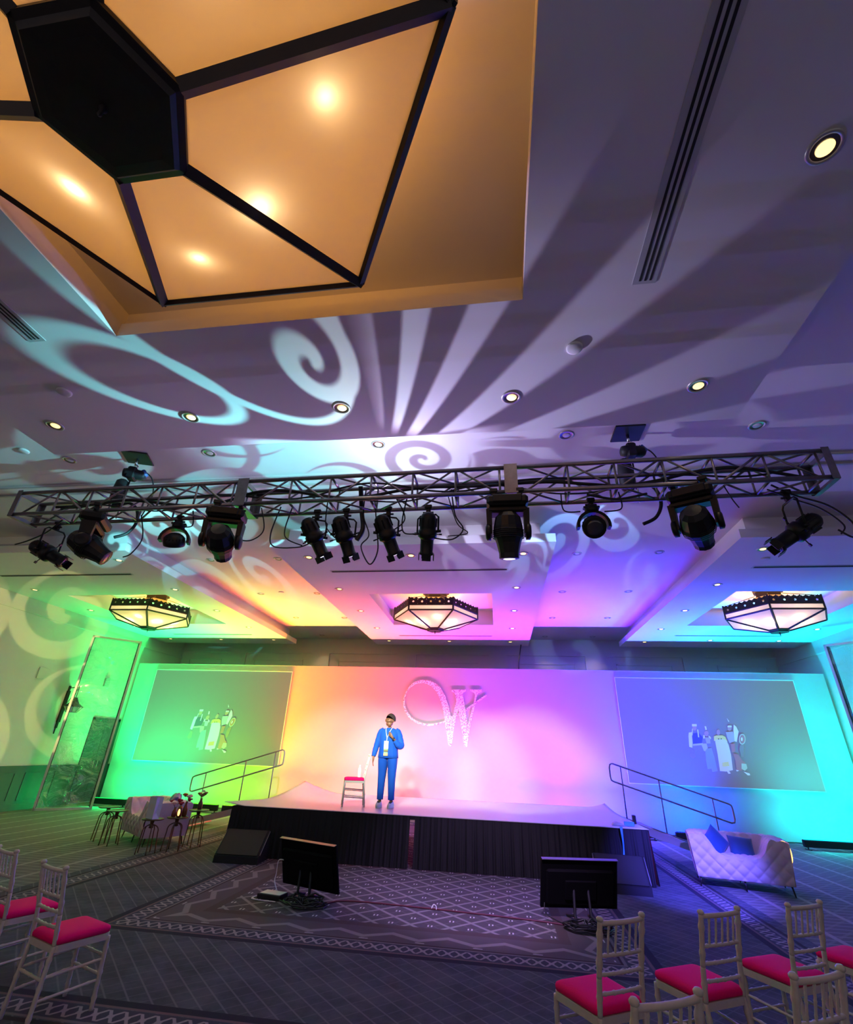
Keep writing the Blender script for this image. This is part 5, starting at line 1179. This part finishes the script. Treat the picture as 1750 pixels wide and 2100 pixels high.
bg_.add([(-w0,-d0,0),(w0,-d0,0),(w0,d0,0),(-w0,d0,0),(-w0*1.08,-d0*1.05,h0),(w0*1.08,-d0*1.05,h0),(w0*1.08,d0*1.05,h0),(-w0*1.08,d0*1.05,h0),(w0*0.80,0,0.1),(w0*0.9,0,h0),(-w0*0.80,0,0.1),(-w0*0.9,0,h0)],
        [(0,3,2,1),(0,1,5,4),(2,3,7,6),(1,8,9,5),(8,2,6,9),(1,2,8),(3,10,11,7),(10,0,4,11),(3,0,10)])
bo = bg_.build('bag', M['paper'], t); bo.modifiers.new('s', 'SOLIDIFY').thickness = 0.003
for s_ in (-1, 1): MB().tube(catmull([(-0.05, s_*d0, h0), (-0.045, s_*d0*1.1, h0+0.07), (0.045, s_*d0*1.1, h0+0.07), (0.05, s_*d0, h0)], 5), 0.003, 5).build('handle', M['paper'], t)
MB().cbox((0, -0.062, 0.19), (0.12, 0.002, 0.09)).build('printed_panel', M['vinyl'], t)
def petals(mb, c, r, n, rnd):
    for k in range(n):
        a = 2*PI*k/n+rnd.uniform(-.2, .2); el = rnd.uniform(0.1, 1.0)
        d = Vector((math.cos(a)*math.cos(el), math.sin(a)*math.cos(el), math.sin(el)))
        mb.sphere(tuple(Vector(c)+d*r*0.55), r*0.5, 8, (1, 1, 0.55))
    mb.sphere(c, r*0.5, 8)
def vase(x, y, z, h, r, m, blooms, lb):
    t = thing('flower_vase', lb, 'vase of flowers', (x, y, z)); rnd = random.Random(int(abs(x*100)))
    MB().lathe([(0.0, 0.0), (r*0.8, 0.0), (r, h*0.15), (r*0.95, h*0.55), (r*0.5, h*0.8), (r*0.45, h), (r*0.35, h)], 16).build('vase', m, t)
    for (dx, dy, dz, rr, mm) in blooms:
        MB().tube([(0, 0, h*0.9), (dx*0.6, dy*0.6, h+dz*0.5), (dx, dy, h+dz)], 0.003, 5).build('stem', M['stem'], t)
        mb = MB(); petals(mb, (dx, dy, h+dz), rr, 7, rnd); mb.build('bloom', mm, t)
M['stem'] = mat('stem', (0.05, 0.10, 0.03), 0.7); M['red'] = mat('red_petal', (0.30, 0.012, 0.02), 0.7); M['cream'] = mat('cream_petal', (0.80, 0.62, 0.50), 0.7); M['orangep'] = mat('orange_petal', (0.65, 0.16, 0.05), 0.7); M['dried'] = mat('dried_flower', (0.32, 0.16, 0.07), 0.8)
M['amber'] = mat('amber_glass', (0.22, 0.07, 0.025), 0.15, 0.4)
vase(-6.06, 9.72, 0.52, 0.15, 0.045, M['amber'], [(-0.02, -0.03, 0.07, 0.062, M['cream']), (-0.09, 0, 0.09, 0.05, M['red']), (0.05, 0.02, 0.10, 0.06, M['red']), (0.10, 0.0, 0.06, 0.055, M['red'])], 'amber vase with cream and red flowers on bronze table')
vase(-5.94, 9.86, 0.52, 0.24, 0.045, M['amber'], [(0.02, 0.02, 0.08, 0.062, M['cream']), (-0.06, 0, 0.10, 0.055, M['orangep']), (0.07, -0.03, 0.03, 0.055, M['red'])], 'dark vase with pale pink and orange flowers behind the candle holder')
vase(-5.86, 10.22, 0.60, 0.19, 0.045, M['antique'], [(0.0, 0, 0.05, 0.06, M['dried']), (-0.07, 0.02, 0.07, 0.045, M['dried']), (0.06, 0.01, 0.08, 0.05, M['dried']), (0.0, 0.03, 0.12, 0.035, M['cream'])], 'bronze vase with dried brown flowers on the tallest accent table')
t = thing('candle_holder', 'dark bronze candle holder with glowing orange opening on bronze table', 'candle holder', (-5.92, 9.66, 0.52), R(20))
MB().lathe([(0.0, 0.0), (0.035, 0.0), (0.048, 0.05), (0.045, 0.14), (0.03, 0.18), (0.026, 0.17)], 16).build('holder', M['antique'], t)
mb = MB(); mb.add([(0.021*math.cos(a), -0.0485-0.001, 0.085+0.055*math.sin(a)) for a in [2*PI*k/18 for k in range(18)]], [tuple(range(18))]); mb.build('flame_glow', M['orangeglow'], t)

# ================================================================ WEDGE SPEAKERS, MONITORS, BITS
M['grille'] = mat('speaker_grille', (0.010, 0.012, 0.011), 0.7, noise=0.5, scale=400)
def wedge(x, y, rz, lb):
    t = thing('wedge_speaker', lb, 'speaker', (x, y, 0), rz, 'stage monitor speakers in front of the skirt')
    P = [(-0.24, 0.0), (0.26, 0.0), (0.26, 0.28), (0.16, 0.43), (-0.22, 0.10)]   # y,z side profile (front low)
    MB().prism([(p[0], p[1]) for p in P], 0.76, 'YZ', -0.38).build('cabinet', M['skirt'], t)
    a = Vector((0, -0.22, 0.10)); b_ = Vector((0, 0.16, 0.43)); d = (b_-a); n = Vector((0, -d.z, d.y)).normalized()
    m = MB(); o_ = n*0.012
    for k in (0,): 
        q = [a+d*0.04+o_+Vector((s_*0.35, 0, 0)) for s_ in (-1, 1)]+[a+d*0.96+o_+Vector((s_*0.35, 0, 0)) for s_ in (1, -1)]; r_ = [v-n*0.03 for v in q]
        m.add([tuple(v) for v in q+r_], [(0,1,2,3),(0,4,5,1),(1,5,6,2),(2,6,7,3),(3,7,4,0)])
    m.build('grille', M['grille'], t)
    for s_ in (-1, 1): MB().tube([(s_*0.385, -0.17, 0.12), (s_*0.385, 0.17, 0.415)], 0.006, 6).build('side_handle', M['steel'], t)
wedge(-4.42, 9.36, R(4), 'black wedge stage speaker on carpet at left end of the skirt')
wedge(1.80, 9.32, R(-4), 'black wedge stage speaker on carpet at right end of the skirt')
M['blackdeep'] = mat('matte_black', (0.003, 0.003, 0.0035), 0.7, spec=0.1)
def monitor(c, rz, lean, lb):
    """flat display seen from behind on a low floor stand"""
    t = thing('confidence_monitor', lb, 'monitor', (c[0], c[1], 0), rz, 'confidence monitors on the floor before the stage')
    Q = Matrix.Translation((0, 0, 0.36)) @ Matrix.Rotation(lean, 4, 'X')
    m = MB(); m.M = Q; m.cbox((0, 0.02, 0), (0.98, 0.035, 0.56), 0.006); m.build('display', M['blackdeep'], t)
    m = MB(); m.M = Q; m.cbox((0, -0.015, -0.03), (0.86, 0.05, 0.40), 0.02); m.cbox((0, -0.045, -0.05), (0.40, 0.03, 0.22), 0.01); m.build('back_cover', M['blackdeep'], t)
    m = MB(); m.M = Q; m.cbox((0, 0.0, 0.281), (0.98, 0.05, 0.006)); m.build('top_bezel', M['bezel'], t)
    for s_ in (-1, 1):
        m = MB(); m.tube([(s_*0.09, -0.03, 0.34), (s_*0.10, -0.03, 0.05), (s_*0.14, -0.2, 0.012)], 0.018, 8).tube([(s_*0.10, -0.03, 0.05), (s_*0.14, 0.16, 0.012)], 0.015, 8); m.build('stand_leg', M['black'], t)
    return t
M['bezel'] = mat('bezel_grey', (0.16, 0.14, 0.15), 0.35, 0.3)
monitor((-2.58, 7.52), R(-22), R(16), 'black flat monitor seen from behind, left one, turned slightly, before the stage')
monitor((0.95, 7.62), R(12), R(18), 'black flat monitor seen from behind, right one, behind the nearest chairs')
def coil(x, y, r0, n, lb, seed):
    rnd = random.Random(seed); pts = []
    for i in range(n*14):
        a = 2*PI*i/14; rr = r0*(0.55+0.45*math.sin(i*0.37+seed))*rnd.uniform(0.85, 1.12)
        pts.append((x+rr*1.5*math.cos(a), y+rr*math.sin(a), 0.012+0.10*(i/(n*14))*rnd.uniform(0.3, 1)))
    o = MB().tube(pts, 0.009, 5).build('cable_coil', M['cable']); tag(o, lb, 'cable', 'tangled cables under the monitors')
coil(-2.48, 7.20, 0.20, 9, 'tangle of black cables on carpet under the left monitor', 3)
coil(0.98, 7.22, 0.20, 9, 'tangle of black cables on carpet under the right monitor', 5)
M['redcable'] = mat('dark_red_cable', (0.10, 0.012, 0.03), 0.5)
o = MB().tube(catmull([(-2.25, 7.30, 0.008), (-2.0, 7.56, 0.008), (-0.9, 7.53, 0.008), (0.3, 7.42, 0.008), (0.7, 7.35, 0.008)], 8), 0.010, 6).build('floor_cable', M['redcable']); tag(o, 'dark red cable running straight across carpet between the two monitors', 'cable')
o = MB().tube(catmull([(-0.90, 7.50, 0.02), (-0.88, 7.54, 0.05), (-0.85, 7.56, 0.03), (-0.84, 7.50, 0.012)], 5), 0.006, 6).build('cable_tie', M['white']); tag(o, 'small pale tie looped round the red floor cable', 'cable tie')
o = MB().tube(catmull([(0.50, 7.55, 0.16), (0.50, 7.5, 0.07), (0.62, 7.4, 0.03), (0.75, 7.28, 0.02)], 6), 0.006, 6).build('cable', M['cable']); tag(o, 'thin black cable hanging from left lower corner of the right monitor', 'cable')
o = MB().tube(catmull([(-2.98, 7.66, 0.37), (-3.06, 7.66, 0.36), (-3.07, 7.67, 0.22), (-3.05, 7.6, 0.14), (-2.95, 7.5, 0.05)], 6), 0.006, 6).build('cable', M['paper']); tag(o, 'thin white cable looping at left side of the left monitor', 'cable')
t = thing('media_box', 'low silver media box with white leads on carpet left of the left monitor', 'electronic box', (-2.98, 7.42, 0), R(-10))
MB().cbox((0, 0, 0.03), (0.34, 0.20, 0.055), 0.006).build('case', M['black'], t)
MB().cbox((0.01, 0, 0.062), (0.30, 0.17, 0.008), 0.003).build('lid', M['edge'], t)
for k in range(2): MB().tube(catmull([(-0.16, -0.02, 0.03), (-0.22, -0.10-0.03*k, 0.01), (-0.12, -0.17, 0.01), (0.05+0.1*k, -0.15, 0.01)], 6), 0.006, 6).build('lead', M['edge'], t)
# things left on the stage edge
M['bluetape'] = mat('blue_tape', (0.06, 0.36, 0.60), 0.45)
o = MB().grid(lambda u, v: (1.93+0.045*u*(1-0.5*math.sin(PI*v*0.9))+0.03*math.sin(v*4)*v-(0.07*max(0, v-0.82)*5*(1-u)), 9.66-0.015*math.sin(v*7), 0.785-0.50*v), 4, 16).build('tape_strip', M['bluetape']); o.modifiers.new('s', 'SOLIDIFY').thickness = 0.003; tag(o, 'strip of blue tape dangling over the black skirt at right', 'tape')
o = MB().cbox((0, 0, 0.035), (0.16, 0.07, 0.06), 0.004).build('small_box', M['bluetape']); o.location = (2.16, 10.0, SZ+0.003); o.rotation_euler = (0, 0, R(-5)); tag(o, 'small blue-grey box on right front corner of the stage', 'box')
o = MB().prism([(-0.10, 0), (0.10, 0), (0.07, 0.03), (-0.02, 0.055), (-0.07, 0.035)], 0.10, 'XZ', -0.05).build('cloth_bundle', M['vent']); o.location = (1.98, 10.05, SZ+0.005); tag(o, 'crumpled grey cloth on the stage right front corner beside blue box', 'cloth')
o = MB().cbox((0, 0, 0.07), (0.05, 0.10, 0.13), 0.004).build('gaffer_roll', M['black']); o.location = (2.33, 10.35, SZ+0.003); tag(o, 'small dark upright box at the right edge of the stage', 'box')
# ================================================================ PERSON
M['skin'] = mat('brown_skin', (0.20, 0.080, 0.036), 0.5, noise=0.08, scale=30)
M['hair'] = mat('short_dark_hair', (0.025, 0.011, 0.007), 0.85, noise=0.4, scale=90, bump=0.4)
M['suit'] = mat('blue_jersey', (0.006, 0.070, 0.42), 0.75, noise=0.08, scale=12, sheen=0.05, spec=0.2)
M['shoe'] = mat('pale_sneaker', (0.62, 0.66, 0.62), 0.6)
pers = thing('person', 'person in bright blue tunic and trousers standing on stage holding one hand at the chest', 'person', (-2.26, 10.72, SZ+0.006), R(0))
def skinned(name, nodes, edges, m, parent, sub=2):
    me = bpy.data.meshes.new(name); me.from_pydata([n[0] for n in nodes], edges, []); me.materials.append(m)
    o = bpy.data.objects.new(name, me); COL.objects.link(o); o.parent = parent
    md = o.modifiers.new('skin', 'SKIN'); md.use_smooth_shade = True; md.branch_smoothing = 0.3
    if not me.skin_vertices: 
        import bmesh; bm = bmesh.new(); bm.from_mesh(me); bm.verts.layers.skin.verify(); bm.to_mesh(me); bm.free()
    sv = me.skin_vertices[0].data
    for i, n in enumerate(nodes):
        r = n[1]; sv[i].radius = (r, r) if not isinstance(r, tuple) else r; sv[i].use_root = (i == 0)
    o.modifiers.new('sub', 'SUBSURF').levels = sub; o.modifiers['sub'].render_levels = sub
    return o
N = []; E = []
def nd(p, r, prev=None):
    N.append((p, r)); i = len(N)-1
    if prev is not None: E.append((prev, i))
    return i
pel = nd((0, 0, 0.90), 0.115); wa = nd((0, 0, 1.06), 0.105, pel); ch = nd((0, 0, 1.24), 0.12, wa); nb = nd((0, 0.01, 1.39), 0.058, ch); nk = nd((-0.002, -0.002, 1.455), 0.050, nb)
F = Vector((-0.50, -0.866, 0)); Sd = Vector((0.866, -0.50, 0))       # face direction and its side
def hp(f, s_, z): v = F*f*1.14+Sd*s_*1.14; return (v.x, v.y+0.005, 1.425+(z-1.455)*1.14)
h1 = nd(hp(0.018, 0, 1.505), 0.076, nk); h2 = nd(hp(0.014, 0, 1.565), 0.104, h1); h3 = nd(hp(-0.002, 0, 1.625), 0.094, h2)
cn = nd(hp(0.062, 0, 1.488), 0.032, h1)
no = nd(hp(0.104, 0, 1.556), 0.012, h2)
for s_ in (-1, 1): nd(hp(-0.005, s_*0.088, 1.555), 0.013, h2)
def arm(sh, el, wr, palm, fdir, curl, tdir, prev):
    a = nd(sh, 0.052, prev); b_ = nd(el, 0.038, a); c = nd(wr, 0.023, b_); d = nd(palm, 0.027, c)
    fd = Vector(fdir).normalized(); td = Vector(tdir).normalized(); P = Vector(palm); cu = Vector(curl).normalized()
    for k, (off, ln) in enumerate(((-0.030, 0.062), (-0.010, 0.074), (0.010, 0.076), (0.030, 0.068))):
        base = P+fd*0.032+td*off*-1; 
        i = nd(tuple(base), 0.0095, d); j = nd(tuple(base+fd*ln*0.5+cu*0.006), 0.0085, i); nd(tuple(base+fd*ln*0.75+cu*ln*0.45), 0.0072, j)
    i = nd(tuple(P+td*0.036-fd*0.006), 0.011, d); nd(tuple(P+td*0.048+fd*0.034+cu*0.012), 0.008, i)
    return c
arm((-0.165, 0.01, 1.345), (-0.262, 0.02, 1.08), (-0.300, -0.02, 0.87), (-0.302, -0.035, 0.80), (0.10, -0.12, -1), (0.4, -0.6, -0.1), (0.25, -1, -0.2), ch)
arm((0.165, 0.01, 1.345), (0.262, -0.03, 1.10), (0.135, -0.20, 1.215), (0.088, -0.225, 1.265), (-0.72, 0.1, 0.70), (-0.2, 0.9, -0.2), (0.1, -0.2, 1), ch)
for s_ in (-1, 1):
    a = nd((s_*0.095, 0, 0.82), 0.085, pel); b_ = nd((s_*0.105, -0.012, 0.47), 0.052, a); c = nd((s_*0.115, 0.012, 0.10), 0.033, b_); nd((s_*0.125, -0.07, 0.045), 0.028, c)
skinned('body', N, E, M['skin'], pers)
def loft(mb, rings, n=28, lobes=0.0, nl=9, seed=0):
    vs = []
    for k, (cx, cy, z, rx, ry) in enumerate(rings):
        for i in range(n):
            a = 2*PI*i/n; w_ = 1+lobes*(k/len(rings))*math.sin(nl*a+seed)
            c, s_ = math.cos(a), math.sin(a); c = math.copysign(abs(c)**0.85, c); s_ = math.copysign(abs(s_)**0.85, s_)
            vs.append((cx+rx*c*w_, cy+ry*s_*w_, z))
    fs = [(k*n+i, (k+1)*n+i, (k+1)*n+(i+1) % n, k*n+(i+1) % n) for k in range(len(rings)-1) for i in range(n)]
    mb.add(vs, fs, True); return mb
tn = MB()
loft(tn, [(0, 0.008, 1.425, 0.070, 0.062), (0, 0.008, 1.415, 0.095, 0.075), (0, 0.008, 1.395, 0.150, 0.095), (0, 0.004, 1.36, 0.195, 0.115), (0, 0, 1.30, 0.205, 0.135), (0, -0.008, 1.22, 0.198, 0.155), (0, -0.004, 1.12, 0.190, 0.150), (0, 0, 1.02, 0.192, 0.150), (0, 0, 0.93, 0.200, 0.156), (0, 0, 0.865, 0.208, 0.162), (0, 0, 0.862, 0.200, 0.155)], 36, 0.03, 11)
def sleeve(mb, P, rs):
    C = catmull(P, 5); R_ = []
    m = len(P)-1
    for i in range(len(C)):
        t = i/5; k = min(int(t), m-1); f = t-k; R_.append((rs[k]*(1-f)+rs[k+1]*f)*(1+0.03*math.sin(i*1.9)))
    mb.tube(C, R_, 16)
tno = tn.build('tunic', M['suit'], pers)
sl = MB(); sleeve(sl, [(-0.12, 0.008, 1.36), (-0.175, 0.01, 1.325), (-0.225, 0.015, 1.20), (-0.265, 0.018, 1.07), (-0.292, 0.0, 0.95), (-0.300, -0.015, 0.885)], [0.075, 0.080, 0.068, 0.060, 0.054, 0.040]); sl.build('sleeve', M['suit'], tno)
sl = MB(); sleeve(sl, [(0.12, 0.008, 1.36), (0.175, 0.01, 1.325), (0.232, -0.005, 1.20), (0.262, -0.045, 1.095), (0.215, -0.13, 1.115), (0.160, -0.185, 1.185)], [0.075, 0.080, 0.070, 0.072, 0.062, 0.040]); sl.build('sleeve', M['suit'], tno)
for s_ in (-1, 1):
    tr = MB(); x = s_*0.097
    loft(tr, [(x*0.80, 0.0, 0.93, 0.112, 0.125), (x*0.95, 0.0, 0.84, 0.106, 0.128), (x, 0, 0.76, 0.098, 0.112), (x*1.02, -0.003, 0.62, 0.086, 0.094), (x*1.07, -0.008, 0.46, 0.073, 0.078), (x*1.12, 0.0, 0.28, 0.066, 0.070), (x*1.16, 0.005, 0.135, 0.060, 0.064), (x*1.16, 0.005, 0.13, 0.054, 0.058)], 24, 0.03, 7, s_)
    tr.build('trouser_leg', M['suit'], pers)
    sh = MB(); 
    def sf(u, v, s__=s_):
        a = 2*PI*u; L = 0.165; y = -0.045-L*math.cos(a)*(1-0.0*v)*(1.0 if v < 0.5 else 1-(v-0.5)*0.9)+(0.07*max(0, v-0.5)); wd = 0.060*(1-0.15*math.cos(a))*(1 if v < 0.5 else 1-(v-0.5)*0.75)
        z = 0.105*v*(1.0 if math.cos(a) < 0 else 1-0.25*math.cos(a))
        x_ = s__*0.118+wd*math.sin(a)+s__*(-0.02 if s__ < 0 else 0.03)*-(y+0.05)*(6 if s__ < 0 else 2)*0.4*-1*(-1 if s__ < 0 else 1)
        return (x_, y, z)
    sh.grid(sf, 28, 9, closeu=True, flip=True); n0 = 28*8
    sh.f.append(list(range(n0, n0+28))); sh.mi.append(0); sh.sm.append(True); sh.f.append(list(range(28))[::-1]); sh.mi.append(0); sh.sm.append(False)
    sh.build('shoe', M['shoe'], pers)
# hair cap following the skull
hb = MB()
def hf(u, v):
    a = 2*PI*u; ph = v*R(108)
    f = -math.cos(a)*math.sin(ph); sd_ = math.sin(a)*math.sin(ph); z = math.cos(ph)
    cut = max(0, -math.cos(a)*1.0)      # towards the face the hairline is higher
    ph2 = ph*(1-0.42*max(0, -math.cos(a))**1.2 if True else 1); f = -math.cos(a)*math.sin(ph2)*-1; sd_ = math.sin(a)*math.sin(ph2); z = math.cos(ph2)
    ph2 = ph*(1-0.50*max(0, -math.cos(a))**0.9); f = math.cos(a)*math.sin(ph2); sd_ = math.sin(a)*math.sin(ph2); z = math.cos(ph2)
    r = 1+0.03*math.sin(a*11+v*17)*math.sin(v*23)
    return hp(-0.012-f*0.097*r, sd_*0.089*r, 1.598+z*0.103*r)
hb.grid(hf, 40, 16, closeu=True); hb.build('hair', M['hair'], pers)
for s_ in (-1, 1):
    MB().sphere(hp(0.084, s_*0.032, 1.574), 0.011, 10, (1, 1, 0.6)).build('eye', M['white'], pers)
    MB().sphere(hp(0.0915, s_*0.032, 1.574), 0.006, 8).build('pupil', M['black'], pers)
    MB().tube([hp(0.092, s_*0.018, 1.592), hp(0.092, s_*0.034, 1.597), hp(0.080, s_*0.050, 1.590)], 0.0035, 6).build('eyebrow', M['hair'], pers)
M['lip'] = mat('lips', (0.24, 0.06, 0.05), 0.4)
MB().tube([hp(0.080, -0.024, 1.517), hp(0.092, 0, 1.520), hp(0.080, 0.024, 1.517)], [0.003, 0.0065, 0.003], 8).build('mouth', M['lip'], pers)
# lanyard, badge and ribbons
M['lan'] = mat('lanyard', (0.72, 0.74, 0.72), 0.6)
lyo = MB(); lyo.tube(catmull([(-0.062, -0.03, 1.425), (-0.060, -0.085, 1.405), (-0.045, -0.135, 1.34), (-0.012, -0.165, 1.225)], 5), 0.006, 6).tube(catmull([(0.062, -0.03, 1.425), (0.056, -0.085, 1.405), (0.030, -0.14, 1.34), (-0.012, -0.165, 1.225)], 5), 0.006, 6).tube([(-0.012, -0.166, 1.225), (-0.014, -0.172, 1.17)], 0.008, 6)
ly = tag(lyo.build('lanyard', M['lan']), 'white lanyard with name badge and coloured ribbons round the standing person\'s neck', 'lanyard'); ly.location = (-2.26, 10.72, SZ+0.006)
MB().cbox((-0.018, -0.176, 1.10), (0.092, 0.004, 0.145), 0.0015).build('badge', M['white'], ly)
zt = 1.032
for nm, c, h in (('green', (0.25, 0.62, 0.16), 0.030), ('brown', (0.16, 0.08, 0.03), 0.027), ('teal', (0.12, 0.36, 0.26), 0.012), ('sage', (0.30, 0.42, 0.25), 0.014), ('peach', (0.85, 0.42, 0.20), 0.045)):
    M[nm] = mat('ribbon_'+nm, c, 0.6); MB().box((-0.062, -0.181, zt-h), (0.026, -0.177, zt)).build('ribbon', M[nm], ly); zt -= h
wt = MB().lathe([(0.027, -0.013), (0.030, -0.010), (0.030, 0.010), (0.027, 0.013)], 16, c=(0.128, -0.204, 1.222), axis=(-0.6, -0.3, 0.7)); wt.cbox((0.130, -0.235, 1.212), (0.03, 0.012, 0.03), 0.003)
w_ = tag(wt.build('wristwatch', M['black']), 'dark wristwatch on the raised wrist of the person on stage', 'watch'); w_.location = (-2.26, 10.72, SZ+0.006)
